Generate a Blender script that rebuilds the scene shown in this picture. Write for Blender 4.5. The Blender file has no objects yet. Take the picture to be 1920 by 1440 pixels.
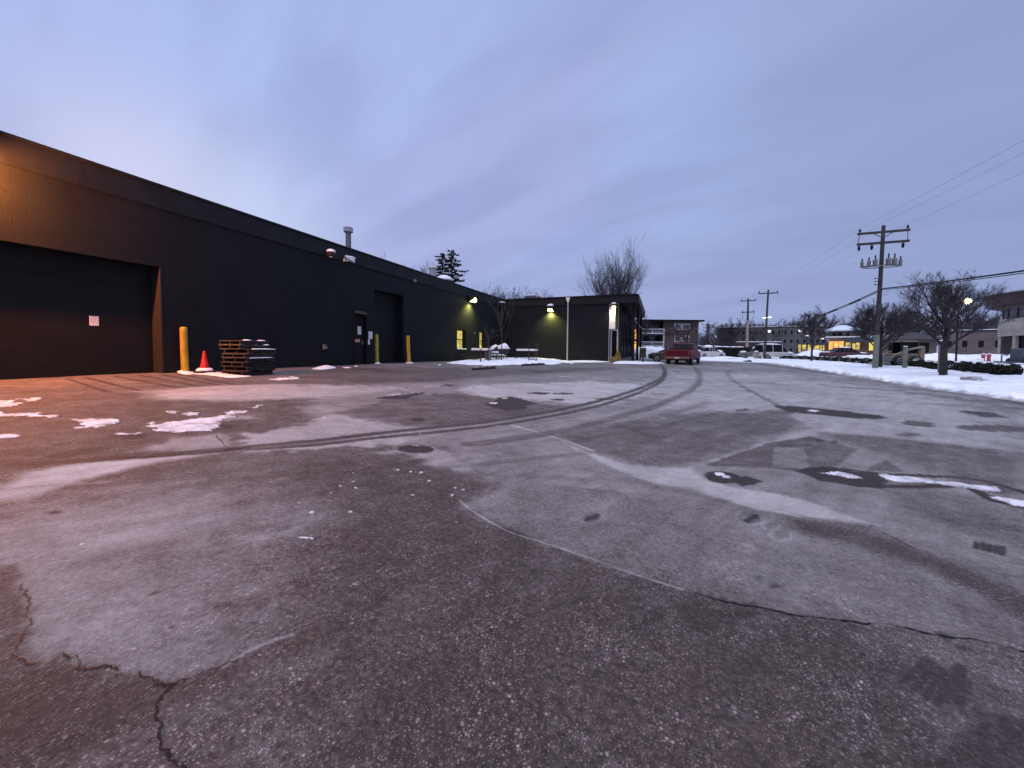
import bpy, math, random
import numpy as np
from mathutils import Vector, Matrix, noise
random.seed(7)
R = math.radians
SC = bpy.context.scene
COL = SC.collection
# ------------------------------------------------------------------ camera
EYE, F, PY0 = 1.3, 721.0, 684.3
YAW, PITCH, ROLL = math.atan(275/721), R(2.2), R(.5)
fw = np.array([-math.sin(YAW)*math.cos(PITCH), math.cos(YAW)*math.cos(PITCH), -math.sin(PITCH)])
rt = np.array([math.cos(YAW), math.sin(YAW), 0.])
up = np.cross(rt, fw)
cr = math.cos(ROLL)*rt + math.sin(ROLL)*up
cu = np.cross(cr, fw)
cd = bpy.data.cameras.new('camera'); cam = bpy.data.objects.new('camera', cd); COL.objects.link(cam)
cam.matrix_world = Matrix(((cr[0], cu[0], -fw[0], 0), (cr[1], cu[1], -fw[1], 0), (cr[2], cu[2], -fw[2], EYE), (0, 0, 0, 1)))
cd.sensor_width = 36; cd.lens = F/1920*36; cd.shift_y = -(720-PY0)/1920
cd.clip_start = .05; cd.clip_end = 5000
SC.camera = cam
# ------------------------------------------------------------------ world
SUN_EL, SUN_AZ = R(68), R(200)
W = bpy.data.worlds.new('World'); SC.world = W; W.use_nodes = True
nt = W.node_tree; nt.nodes.clear()
def N(t, typ, **kw):
    n = t.nodes.new(typ)
    for k, v in kw.items():
        if k.startswith('i_'):
            k = k[2:]
            n.inputs[int(k) if k.isdigit() else k.replace('_', ' ')].default_value = v
        else: setattr(n, k, v)
    return n
def math_(t, op, a, b=None, clamp=False):
    n = t.nodes.new('ShaderNodeMath'); n.operation = op; n.use_clamp = clamp
    for i, v in enumerate((a, b)):
        if v is None: continue
        if isinstance(v, (int, float)): n.inputs[i].default_value = v
        else: t.links.new(v, n.inputs[i])
    return n.outputs[0]
def mixc(t, f, a, b, mode='MIX'):
    n = t.nodes.new('ShaderNodeMix'); n.data_type = 'RGBA'; n.blend_type = mode
    for s, v in ((n.inputs[0], f), (n.inputs[6], a), (n.inputs[7], b)):
        if isinstance(v, (int, float)): s.default_value = v
        elif isinstance(v, tuple): s.default_value = v if len(v) == 4 else (*v, 1)
        else: t.links.new(v, s)
    return n.outputs[2]
def ramp(t, src, stops):
    n = t.nodes.new('ShaderNodeValToRGB'); e = n.color_ramp.elements
    while len(e) < len(stops): e.new(.5)
    for q, (p, c) in zip(e, stops):
        q.position = p; q.color = (c, c, c, 1) if isinstance(c, (int, float)) else (*c, 1)
    t.links.new(src, n.inputs[0]); return n.outputs[0]
L = nt.links
tc = N(nt, 'ShaderNodeTexCoord'); sep = N(nt, 'ShaderNodeSeparateXYZ'); L.new(tc.outputs['Generated'], sep.inputs[0])
X_, Y_, Z_ = sep.outputs
sky = N(nt, 'ShaderNodeTexSky', sky_type='NISHITA', sun_disc=False, sun_elevation=SUN_EL, sun_rotation=SUN_AZ)
zc = math_(nt, 'ADD', math_(nt, 'MAXIMUM', Z_, 0.0), .22)
cmb = N(nt, 'ShaderNodeCombineXYZ')
L.new(math_(nt, 'DIVIDE', X_, zc), cmb.inputs[0]); L.new(math_(nt, 'DIVIDE', Y_, zc), cmb.inputs[1])
mp = N(nt, 'ShaderNodeMapping', vector_type='TEXTURE'); L.new(cmb.outputs[0], mp.inputs[0])
mp.inputs['Rotation'].default_value = (0, 0, R(-20)); mp.inputs['Scale'].default_value = (1.9, .62, 1); mp.inputs['Location'].default_value = (1.3, .4, 0)
n1 = N(nt, 'ShaderNodeTexNoise', i_Scale=.9, i_Detail=5.0, i_Roughness=.48, i_Distortion=.35); L.new(mp.outputs[0], n1.inputs[0])
n2 = N(nt, 'ShaderNodeTexNoise', i_Scale=2.1, i_Detail=4.0, i_Roughness=.45, i_Distortion=.2); L.new(mp.outputs[0], n2.inputs[0])
cl = ramp(nt, n1.outputs[0], [(.40, 0.), (.60, 1.)])
cl2 = ramp(nt, n2.outputs[0], [(.40, 0.), (.62, 1.)])
def pxdir(px, py):
    d = fw + cr*(px-960)/F - cu*(py-PY0)/F
    return d/np.linalg.norm(d)
def lobe(px, py, p):
    d = pxdir(px, py)
    v = N(nt, 'ShaderNodeVectorMath', operation='DOT_PRODUCT'); L.new(tc.outputs['Generated'], v.inputs[0]); v.inputs[1].default_value = tuple(d)
    return math_(nt, 'POWER', math_(nt, 'MAXIMUM', v.outputs['Value'], 0.0), p)
base = ramp(nt, Z_, [(0.0, (.36, .44, .72)), (.12, (.41, .49, .80)), (.35, (.42, .52, .88)), (.75, (.42, .56, .95))])
c = mixc(nt, math_(nt, 'MULTIPLY', cl, .60), base, (.42, .43, .73))
c = mixc(nt, math_(nt, 'MULTIPLY', math_(nt, 'SUBTRACT', 1.0, cl2), .46), c, (.28, .33, .60))
c = mixc(nt, math_(nt, 'MULTIPLY', lobe(240, 350, 90), .75), c, (.72, .70, .92))
c = mixc(nt, math_(nt, 'MULTIPLY', lobe(480, 450, 60), .6), c, (.68, .74, 1.))
c = mixc(nt, math_(nt, 'MULTIPLY', math_(nt, 'MULTIPLY', lobe(1290, 240, 70), math_(nt, 'ADD', cl2, .25)), .75), c, (.42, .60, .98))
c = mixc(nt, math_(nt, 'MULTIPLY', lobe(1990, 260, 5), .75), c, (.27, .34, .58))
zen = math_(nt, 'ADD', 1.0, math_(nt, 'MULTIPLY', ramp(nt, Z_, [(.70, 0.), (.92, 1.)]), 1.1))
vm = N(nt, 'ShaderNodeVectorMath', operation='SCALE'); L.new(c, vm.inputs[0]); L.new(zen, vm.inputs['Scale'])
bg1 = N(nt, 'ShaderNodeBackground', i_Strength=.05); L.new(sky.outputs[0], bg1.inputs[0])
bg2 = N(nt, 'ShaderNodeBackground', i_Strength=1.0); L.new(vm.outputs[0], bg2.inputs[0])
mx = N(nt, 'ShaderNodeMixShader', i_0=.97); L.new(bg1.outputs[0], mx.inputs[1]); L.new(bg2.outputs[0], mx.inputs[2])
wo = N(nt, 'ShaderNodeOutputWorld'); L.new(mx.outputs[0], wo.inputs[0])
sl = bpy.data.lights.new('sun', 'SUN'); sl.energy = 1.5; sl.angle = R(80); sl.color = (1., .91, .80)
so = bpy.data.objects.new('sun', sl); COL.objects.link(so)
so.rotation_euler = (R(90)-SUN_EL, 0, R(180)-SUN_AZ+R(0))
SC.view_settings.view_transform = 'Standard'; SC.view_settings.look = 'None'
SC.view_settings.exposure = 0.0; SC.view_settings.gamma = 1.0
# ------------------------------------------------------------------ terrain height and photo-to-ground geometry
TX = np.array([-60, -12.4, -8, -3, 1, 5, 10, 16, 26, 50, 120.])
TY = np.array([-40, 8, 18, 30, 45, 80, 200.])
TZ = np.array([
 [.6, .60, .45, .12, 0, 0, -.05, .02, .15, .3, .8],
 [.6, .60, .50, .20, .03, 0, -.05, .02, .2, .5, 1.0],
 [.6, .60, .52, .30, .15, .05, -.03, .05, .2, .9, 1.3],
 [.5, .44, .46, .50, .36, .20, .12, .20, .35, 1.0, 1.3],
 [.5, .50, .50, .50, .40, .35, .28, .30, .40, .8, 1.2],
 [.5, .50, .50, .50, .42, .40, .35, .35, .40, .6, 1.0],
 [.6, .60, .60, .60, .60, .60, .60, .60, .60, .7, .9]])
def H(x, y):
    x = np.clip(np.asarray(x, float), TX[0], TX[-1]-1e-6); y = np.clip(np.asarray(y, float), TY[0], TY[-1]-1e-6)
    i = np.clip(np.searchsorted(TX, x, 'right')-1, 0, len(TX)-2); j = np.clip(np.searchsorted(TY, y, 'right')-1, 0, len(TY)-2)
    u = (x-TX[i])/(TX[i+1]-TX[i]); v = (y-TY[j])/(TY[j+1]-TY[j])
    u = .5*u+.5*u*u*(3-2*u); v = .5*v+.5*v*v*(3-2*v)
    return (TZ[j, i]*(1-u)+TZ[j, i+1]*u)*(1-v)+(TZ[j+1, i]*(1-u)+TZ[j+1, i+1]*u)*v
def hz(x, y): return float(H(x, y))
def ray(px, py): return fw + cr*(px-960)/F - cu*(py-PY0)/F
def G(px, py):                      # point of the ground seen at a place of the photo
    d = ray(px, py); t0 = 0
    if d[2] > -1e-4: d = d.copy(); d[2] = -1e-4
    t = .5
    while t < 400:
        p = t*d
        if EYE+p[2] < H(p[0], p[1]): break
        t0 = t; t *= 1.02
    a, b = t0, t
    for _ in range(18):
        m = (a+b)/2; p = m*d
        if EYE+p[2] < H(p[0], p[1]): b = m
        else: a = m
    p = b*d
    return np.array([p[0], p[1], EYE+p[2]])
def D(px, py, d):                   # point at depth d
    p = ray(px, py)*d; return Vector((p[0], p[1], p[2]+EYE))
# ------------------------------------------------------------------ materials
def mat(name, col, rough=.8, metal=0., n=0., ns=6., bump=0., bs=None, emit=None, es=0., col2=None, trans=0., coat=0., detail=4., spec=None):
    m = bpy.data.materials.new(name); m.use_nodes = True; t = m.node_tree; b = t.nodes['Principled BSDF']
    b.inputs['Base Color'].default_value = (*col, 1); b.inputs['Roughness'].default_value = rough; b.inputs['Metallic'].default_value = metal
    b.inputs['Transmission Weight'].default_value = trans; b.inputs['Coat Weight'].default_value = coat
    if spec is not None: b.inputs['Specular IOR Level'].default_value = spec
    if emit: b.inputs['Emission Color'].default_value = (*emit, 1); b.inputs['Emission Strength'].default_value = es
    if n or bump:
        co = N(t, 'ShaderNodeTexCoord'); no = N(t, 'ShaderNodeTexNoise', i_Scale=ns, i_Detail=detail, i_Roughness=.6); t.links.new(co.outputs['Object'], no.inputs[0])
        if n:
            c2 = col2 or tuple(v*(1-n) for v in col)
            f = ramp(t, no.outputs[0], [(.35, 0.), (.65, 1.)])
            t.links.new(mixc(t, f, c2, tuple(min(1, v*(1+n*.5)) for v in col)), b.inputs['Base Color'])
        if bump:
            nb = N(t, 'ShaderNodeTexNoise', i_Scale=bs or ns*4, i_Detail=4.0); t.links.new(co.outputs['Object'], nb.inputs[0])
            bp = N(t, 'ShaderNodeBump', i_Strength=bump, i_Distance=.02); t.links.new(nb.outputs[0], bp.inputs['Height']); t.links.new(bp.outputs[0], b.inputs['Normal'])
    return m
def brick(name, c1, c2, mortar, sx=.22, sz=.075, bump=.5, rough=.85, vert=(1, 1), spots=0.):
    m = bpy.data.materials.new(name); m.use_nodes = True; t = m.node_tree; b = t.nodes['Principled BSDF']
    g = N(t, 'ShaderNodeTexCoord'); s = N(t, 'ShaderNodeSeparateXYZ'); t.links.new(g.outputs['Object'], s.inputs[0])
    cb = N(t, 'ShaderNodeCombineXYZ'); t.links.new(math_(t, 'ADD', s.outputs[0], s.outputs[1]), cb.inputs[0]); t.links.new(s.outputs[2], cb.inputs[1])
    br = N(t, 'ShaderNodeTexBrick', i_Color1=(*c1, 1), i_Color2=(*c2, 1), i_Mortar=(*mortar, 1), i_Scale=1., i_Mortar_Size=.006, i_Brick_Width=sx, i_Row_Height=sz)
    t.links.new(cb.outputs[0], br.inputs[0])
    no = N(t, 'ShaderNodeTexNoise', i_Scale=.8, i_Detail=6., i_Roughness=.65); t.links.new(g.outputs['Object'], no.inputs[0])
    dirt = ramp(t, no.outputs[0], [(.3, .7), (.7, 1.25)])
    t.links.new(mixc(t, 1., br.outputs[0], dirt, 'MULTIPLY'), b.inputs['Base Color'])
    b.inputs['Roughness'].default_value = rough; b.inputs['Specular IOR Level'].default_value = .5 if c1[0] > .04 else .16
    nb = N(t, 'ShaderNodeTexNoise', i_Scale=30., i_Detail=4.); t.links.new(g.outputs['Object'], nb.inputs[0])
    hh = math_(t, 'SUBTRACT', math_(t, 'MULTIPLY', nb.outputs[0], .8), br.outputs['Fac'])
    bp = N(t, 'ShaderNodeBump', i_Strength=bump, i_Distance=.012); t.links.new(hh, bp.inputs['Height']); t.links.new(bp.outputs[0], b.inputs['Normal'])
    return m
def snow_mat(name, c=(.80, .82, .86)):
    return mat(name, c, .65, n=.14, ns=1.7, bump=.6, bs=9., detail=8.)
M = dict(
 wall=brick('painted_brick', (.0078, .0102, .0138), (.0068, .009, .0122), (.005, .007, .0095), .4, .2, .35, .7),
 fascia=mat('fascia_metal', (.0095, .0112, .0145), .6, spec=.2, n=.3, ns=1.5, bump=.2), 
 trim=mat('dark_trim', (.006, .006, .007), .6, spec=.15), door=mat('dark_door', (.0095, .0098, .011), .6, spec=.15, n=.25, ns=.8),
 roof=mat('dark_roof', (.018, .018, .02), .9, n=.4, ns=1), 
 yellow=mat('yellow_paint', (.40, .29, .02), .55, n=.3, ns=7, bump=.2), 
 orange=mat('cone_orange', (.48, .02, .012), .6, n=.3, ns=10), black=mat('black_rubber', (.012, .012, .013), .7, n=.3, ns=12),
 snow=snow_mat('snow'), verge=mat('trodden_snow', (.80, .82, .85), .7, n=.22, ns=1.1, bump=.9, bs=5., detail=10.), paper=mat('paper', (.62, .62, .62), .8, n=.12, ns=30), pinkp=mat('red_notice', (.6, .25, .24), .8, n=.3, ns=40),
 galv=mat('galvanised_metal', (.16, .165, .17), .55, .5, n=.25, ns=5), grey=mat('grey_metal', (.15, .155, .16), .5, .2, n=.2, ns=6), lgrey=mat('light_grey_metal', (.34, .35, .37), .5, .1, n=.12, ns=6),
 white=mat('white_paint', (.75, .75, .74), .5, n=.08, ns=5), 
 wood=mat('pallet_wood', (.046, .036, .031), .85, n=.5, ns=4, bump=.5), wood2=mat('old_pallet_wood', (.095, .078, .068), .85, n=.5, ns=4, bump=.5), wood3=mat('dark_pallet_wood', (.022, .016, .014), .85, n=.5, ns=5, bump=.5),
 pole=mat('weathered_pole', (.045, .040, .038), .9, n=.45, ns=3, bump=.5), polepale=mat('pale_pole', (.34, .27, .22), .9, n=.4, ns=3), guard=mat('pale_green_guard', (.15, .17, .14), .7, n=.25, ns=3),
 bark=mat('bark', (.026, .022, .022), .95, n=.45, ns=5, bump=.6), twig=mat('twigs', (.04, .034, .038), .95), twigred=mat('reddish_twigs', (.05, .024, .024), .95), bark2=mat('pale_bark', (.06, .05, .048), .95, n=.4, ns=8),
 needle=mat('spruce_needles', (.012, .02, .016), .9, n=.5, ns=3), hedge=mat('dark_hedge', (.014, .018, .012), .9, n=.5, ns=5), leaf=mat('evergreen', (.05, .075, .02), .8, n=.4, ns=9),
 red=mat('red_car_paint', (.085, .002, .013), .45, n=.2, ns=1.2, spec=.2), darkred=mat('maroon_paint', (.06, .007, .012), .5, coat=.1, n=.2, ns=2), silver=mat('grey_car_paint', (.13, .135, .15), .4, .4, n=.15, ns=2),
 whitecar=mat('white_car_paint', (.48, .45, .45), .4, coat=.3, n=.1, ns=2), green=mat('dark_green_paint', (.012, .022, .016), .35, coat=.4, n=.2, ns=2), glass=mat('dark_glass', (.007, .008, .011), .3, spec=.12), tyre=mat('tyre', (.015, .015, .016), .85), rim=mat('rim', (.45, .45, .44), .35, .7, n=.2, ns=14),
 tail=mat('tail_lamp', (.12, .004, .006), .4), plate=mat('plate', (.35, .36, .38), .5), chrome=mat('bumper', (.11, .09, .09), .4, .6, n=.2, ns=6),
 lit=mat('lit_window', (.5, .4, .1), .6, emit=(.85, .66, .13), es=.85), 
 blbrick=brick('brown_brick', (.105, .07, .062), (.075, .052, .047), (.09, .075, .07), .5, .16, .3), tanbrick=brick('tan_brick', (.12, .10, .09), (.10, .085, .078), (.11, .10, .09), .6, .2, .3), greybrick=brick('grey_brick', (.085, .08, .08), (.072, .07, .07), (.078, .075, .075), .8, .25, .3),
 dkbrown=mat('dark_brown_siding', (.045, .03, .03), .8, n=.3, ns=1.5), brownroof=mat('brown_shingles', (.045, .038, .04), .9, n=.35, ns=1.2, bump=.4), maroon=mat('maroon_band', (.035, .012, .014), .6, n=.25, ns=.8),
 cream=mat('cream_stone', (.34, .30, .255), .8, n=.3, ns=.9, bump=.3), blue=mat('blue_grey_metal', (.035, .045, .07), .5, n=.2, ns=2), balc=mat('balcony_white', (.62, .62, .64), .6, n=.1, ns=3), rail=mat('rail_grey', (.09, .085, .09), .6),
 conc=mat('concrete', (.15, .14, .135), .9, n=.3, ns=5, bump=.4), tan=mat('loader_tan', (.17, .13, .08), .5, n=.25, ns=3), redpost=mat('red_post', (.35, .05, .06), .6, n=.2, ns=6), curtain=mat('curtain_pane', (.09, .09, .10), .6, n=.4, ns=2.5))
def lamp_mat(name, c, s): return mat(name, (.8, .8, .8), .5, emit=c, es=s)
M['lampY'] = lamp_mat('lamp_yellow', (1., .92, .22), 9.); M['lampW'] = lamp_mat('lamp_warm', (1., .86, .5), 6.); M['lampO'] = lamp_mat('lamp_orange', (1., .28, .05), 8.); M['lampC'] = lamp_mat('lamp_cream', (1., .9, .72), 1.7)
def lit_interior(name, ca, cb, s, sc=(1.2, 3.0)):
    m = bpy.data.materials.new(name); m.use_nodes = True; t = m.node_tree; b = t.nodes['Principled BSDF']
    g = N(t, 'ShaderNodeTexCoord'); mpg = N(t, 'ShaderNodeMapping'); t.links.new(g.outputs['Object'], mpg.inputs[0]); mpg.inputs['Scale'].default_value = (sc[0], sc[0], sc[1])
    vo = N(t, 'ShaderNodeTexNoise', i_Scale=1., i_Detail=3., i_Roughness=.7); t.links.new(mpg.outputs[0], vo.inputs[0])
    f = ramp(t, vo.outputs[0], [(.38, 0.), (.5, .45), (.62, 1.)])
    b.inputs['Base Color'].default_value = (.1, .08, .05, 1); b.inputs['Roughness'].default_value = .3
    t.links.new(mixc(t, f, ca, cb), b.inputs['Emission Color']); b.inputs['Emission Strength'].default_value = s
    return m
M['litY'] = lit_interior('lit_yellow_window', (.30, .22, .03), (1., .80, .22), .9, (3., 4.))
M['litO'] = lit_interior('lit_orange_window', (.50, .15, .02), (1., .55, .08), 1.6, (1.6, 1.2))
M['litW'] = lit_interior('lit_shop_window', (.12, .10, .04), (1., .72, .08), 1.0, (1.5, 1.4))
# ------------------------------------------------------------------ mesh helpers
class MB:
    def __init__(s): s.v = []; s.f = []; s.mi = []; s.cur = 0
    def add(s, vs, fs):
        o = len(s.v); s.v += [tuple(q) for q in vs]; s.f += [tuple(i+o for i in f) for f in fs]; s.mi += [s.cur]*len(fs); return s
    def box(s, x0, x1, y0, y1, z0, z1, m=None):
        vs = [(x0, y0, z0), (x1, y0, z0), (x1, y1, z0), (x0, y1, z0), (x0, y0, z1), (x1, y0, z1), (x1, y1, z1), (x0, y1, z1)]
        if m is not None: vs = [tuple(m @ Vector(q)) for q in vs]
        return s.add(vs, [(0, 3, 2, 1), (4, 5, 6, 7), (0, 1, 5, 4), (1, 2, 6, 5), (2, 3, 7, 6), (3, 0, 4, 7)])
    def bbox(s, x0, x1, y0, y1, z0, z1, b=.02):       # box with bevelled vertical and top edges
        ring = lambda i, z: [(x0+i, y0+b+0*i, z), (x0+b, y0+i, z), (x1-b, y0+i, z), (x1-i, y0+b, z), (x1-i, y1-b, z), (x1-b, y1-i, z), (x0+b, y1-i, z), (x0+i, y1-b, z)]
        vs = ring(0, z0)+ring(0, z1-b)+ring(b*.6, z1)
        fs = [tuple(range(7, -1, -1)), tuple(range(16, 24))]
        for k in (0, 8):
            for i in range(8): fs.append((k+i, k+(i+1) % 8, k+8+(i+1) % 8, k+8+i))
        return s.add(vs, fs)
    def tube(s, pts, rs, n=6, cap=True):
        pts = [Vector(p) for p in pts]
        if isinstance(rs, (int, float)): rs = [rs]*len(pts)
        vs = []; a = None
        for i, p in enumerate(pts):
            t = (pts[min(i+1, len(pts)-1)]-pts[max(i-1, 0)])
            t = t.normalized() if t.length > 1e-9 else Vector((0, 0, 1))
            if a is None: a = t.orthogonal().normalized()
            else:
                a = a - t*a.dot(t); a = a.normalized() if a.length > 1e-6 else t.orthogonal().normalized()
            b = t.cross(a)
            for k in range(n):
                q = 2*math.pi*k/n; vs.append(p+(a*math.cos(q)+b*math.sin(q))*rs[i])
        fs = []
        for i in range(len(pts)-1):
            for k in range(n): fs.append((i*n+k, i*n+(k+1) % n, (i+1)*n+(k+1) % n, (i+1)*n+k))
        if cap and n > 2: fs.append(tuple(range(n-1, -1, -1))); fs.append(tuple((len(pts)-1)*n+k for k in range(n)))
        return s.add(vs, fs)
    def lathe(s, prof, c=(0, 0, 0), n=16, ax='z'):
        vs = []
        for r, z in prof:
            for k in range(n):
                q = 2*math.pi*k/n; x, y = r*math.cos(q), r*math.sin(q)
                vs.append({'z': (c[0]+x, c[1]+y, c[2]+z), 'x': (c[0]+z, c[1]+x, c[2]+y), 'y': (c[0]+y, c[1]+z, c[2]+x)}[ax])
        fs = [(i*n+k, i*n+(k+1) % n, (i+1)*n+(k+1) % n, (i+1)*n+k) for i in range(len(prof)-1) for k in range(n)]
        fs += [tuple(range(n-1, -1, -1)), tuple((len(prof)-1)*n+k for k in range(n))]
        return s.add(vs, fs)
    def blob(s, c, r, seed=0, amp=.25, nu=14, nv=9, fr=1.6, flat=None):
        vs = []; 
        for j in range(nv+1):
            ph = math.pi*j/nv
            for i in range(nu):
                th = 2*math.pi*i/nu; d = Vector((math.sin(ph)*math.cos(th), math.sin(ph)*math.sin(th), math.cos(ph)))
                k = 1+amp*noise.noise(d*fr+Vector((seed*3.1, seed, 0)))+amp*.5*noise.noise(d*fr*3+Vector((0, seed*1.7, 5)))
                z = d.z*r[2]*k
                if flat is not None: z = max(z, flat)
                vs.append((c[0]+d.x*r[0]*k, c[1]+d.y*r[1]*k, c[2]+z))
        fs = [(j*nu+i, (j+1)*nu+i, (j+1)*nu+(i+1) % nu, j*nu+(i+1) % nu) for j in range(nv) for i in range(nu)]
        return s.add(vs, fs)
    def loft(s, rings, cap=True):
        n = len(rings[0]); vs = [q for r in rings for q in r]
        fs = [(i*n+k, (i+1)*n+k, (i+1)*n+(k+1) % n, i*n+(k+1) % n) for i in range(len(rings)-1) for k in range(n)]
        if cap: fs += [tuple(range(n)), tuple((len(rings)-1)*n+k for k in range(n-1, -1, -1))]
        return s.add(vs, fs)
    def wall(s, o, u, nrm, w, z0, z1, holes, depth):      # flat wall with recessed openings (u0,u1,a,b)
        o, u, nrm = Vector(o), Vector(u), Vector(nrm)
        us = sorted({0., w, *[h[0] for h in holes], *[h[1] for h in holes]}); zs = sorted({z0, z1, *[h[2] for h in holes], *[h[3] for h in holes]})
        P = lambda a, z, d=0: tuple(o+u*a+Vector((0, 0, z))-nrm*d)
        flip = u.cross(Vector((0, 0, 1))).dot(nrm) < 0
        def q(a, b, c, d): s.add([a, b, c, d], [(3, 2, 1, 0) if flip else (0, 1, 2, 3)])
        for i in range(len(us)-1):
            for j in range(len(zs)-1):
                cu_, cz = (us[i]+us[i+1])/2, (zs[j]+zs[j+1])/2
                if any(h[0] < cu_ < h[1] and h[2] < cz < h[3] for h in holes): continue
                q(P(us[i], zs[j]), P(us[i+1], zs[j]), P(us[i+1], zs[j+1]), P(us[i], zs[j+1]))
        for h in holes:
            d = h[4] if len(h) > 4 else depth
            a, b, c_, e = h[:4]
            q(P(a, c_), P(a, c_, d), P(a, e, d), P(a, e)) if False else None
            q(P(a, c_), P(a, c_, d), P(a, e, d), P(a, e)); q(P(b, c_, d), P(b, c_), P(b, e), P(b, e, d))
            q(P(a, e), P(a, e, d), P(b, e, d), P(b, e)); q(P(a, c_, d), P(a, c_), P(b, c_), P(b, c_, d))
        return s
    def build(s, name, mats, parent=None, smooth=False, world=True):
        me = bpy.data.meshes.new(name); vs = s.v
        if parent is not None and world:
            inv = WM(parent).inverted(); vs = [tuple(inv @ Vector(v)) for v in vs]
        me.from_pydata(vs, [], s.f)
        for m in (mats if isinstance(mats, (list, tuple)) else [mats]): me.materials.append(m)
        if any(s.mi): me.polygons.foreach_set('material_index', s.mi)
        if smooth: me.polygons.foreach_set('use_smooth', [True]*len(me.polygons))
        me.update()
        o = bpy.data.objects.new(name, me); COL.objects.link(o)
        if parent is not None: o.parent = parent
        return o
def WM(o):
    m = o.matrix_basis.copy()
    while o.parent: o = o.parent; m = o.matrix_basis @ m
    return m
def tag(o, label=None, cat=None, group=None, kind=None):
    for k, v in (('label', label), ('category', cat), ('group', group), ('kind', kind)):
        if v: o[k] = v
    return o
def thing(name, label, cat, loc=(0, 0, 0), rz=0, group=None):
    o = bpy.data.objects.new(name, None); COL.objects.link(o); o.location = loc; o.rotation_euler = (0, 0, rz); o.empty_display_size = .1
    return tag(o, label, cat, group)
def copy_tree(o, parent=None):
    c_ = o.copy(); COL.objects.link(c_); c_.parent = parent
    for ch in list(o.children): copy_tree(ch, c_)
    return c_
def place(o, loc, rz=0, label=None, s=1, group=None):
    o.location = loc; o.rotation_euler = (0, 0, rz); o.scale = (s, s, s)
    if label: o['label'] = label
    if group: o['group'] = group
    return o
def pt_light(name, loc, e, col, r=.08, spot=None, parent=None, rot=None, blend=.6):
    l = bpy.data.lights.new(name, 'SPOT' if spot else 'POINT'); l.energy = e; l.color = col; l.shadow_soft_size = r
    o = bpy.data.objects.new(name, l); COL.objects.link(o); o.location = loc
    if spot: l.spot_size = spot; l.spot_blend = blend; o.rotation_euler = rot or (0, 0, 0)
    return o
# ------------------------------------------------------------------ ground sheet with its frost, wet patches and snow crust
def vnoise(x, y, seed=0):
    xi = np.floor(x).astype(np.int64); yi = np.floor(y).astype(np.int64); u = x-xi; v = y-yi
    u = u*u*(3-2*u); v = v*v*(3-2*v)
    def h(a, b):
        n = (a*374761393+b*668265263+seed*1442695041) & 0xffffffff
        n = ((n ^ (n >> 13))*1274126177) & 0xffffffff; n = n ^ (n >> 16)
        return n/2147483648.-1
    return (h(xi, yi)*(1-u)+h(xi+1, yi)*u)*(1-v)+(h(xi, yi+1)*(1-u)+h(xi+1, yi+1)*u)*v
def fbm(x, y, s, o=4, seed=0):
    r = 0; a = 1; t = 0
    for k in range(o): r = r+a*vnoise(x*s+7.3*k, y*s+3.1*k, seed+k); t += a; a *= .55; s *= 2.1
    return r/t
def sstep(t): t = np.clip(t, 0, 1); return t*t*(3-2*t)
ang = np.concatenate([np.arange(-180, -82, 3.), np.linspace(-82, 52, 1250), np.arange(54, 180, 3.)])      # degrees right of +Y
inv = np.linspace(1/1.0, 1/55., 620); rad = np.concatenate([[.02, .3, .6, .8], 1/inv, np.geomspace(57, 3000, 60)])
AA, RR = np.meshgrid(np.radians(ang), rad); GX = RR*np.sin(AA); GY = RR*np.cos(AA)
def edge(y): return 9.75+.35*fbm(y*0+3.1, y, .12, 2, 5)+.12*fbm(y*0, y, 1.3, 3, 9)-.25*sstep((30-y)/10)
def outside(x, y): return np.maximum(x-edge(y), np.minimum(y-44-.6*fbm(x, y*0, .5, 2, 4), x-3.2))
GO = outside(GX, GY)
near = (RR < 75)
frost = np.zeros_like(GX)+.12; wet = np.zeros_like(GX); snow = np.zeros_like(GX)
DD = np.maximum(RR, .5)
nA = fbm(GX, GY, .55, 5, 1); nB = fbm(GX, GY, 2.6, 4, 2); nC = fbm(GX, GY, 9., 3, 3)
ATT = {'f': frost, 'w': wet, 's': snow}
def world_pts(pts): return np.array([G(px, py)[:2] for px, py in pts])
def seg_dist(x, y, P, closed):
    best = np.full(x.shape, 1e9); n = len(P)
    for i in range(n if closed else n-1):
        a, b = P[i], P[(i+1) % n]; ab = b-a; l2 = max(ab@ab, 1e-9)
        t = np.clip(((x-a[0])*ab[0]+(y-a[1])*ab[1])/l2, 0, 1)
        best = np.minimum(best, (x-a[0]-t*ab[0])**2+(y-a[1]-t*ab[1])**2)
    return np.sqrt(best)
def inside(x, y, P):
    c_ = np.zeros(x.shape, bool); n = len(P)
    for i in range(n):
        a, b = P[i], P[(i+1) % n]
        if a[1] == b[1]: continue
        cr_ = ((a[1] > y) != (b[1] > y)) & (x < (b[0]-a[0])*(y-a[1])/(b[1]-a[1])+a[0]); c_ ^= cr_
    return c_
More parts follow.
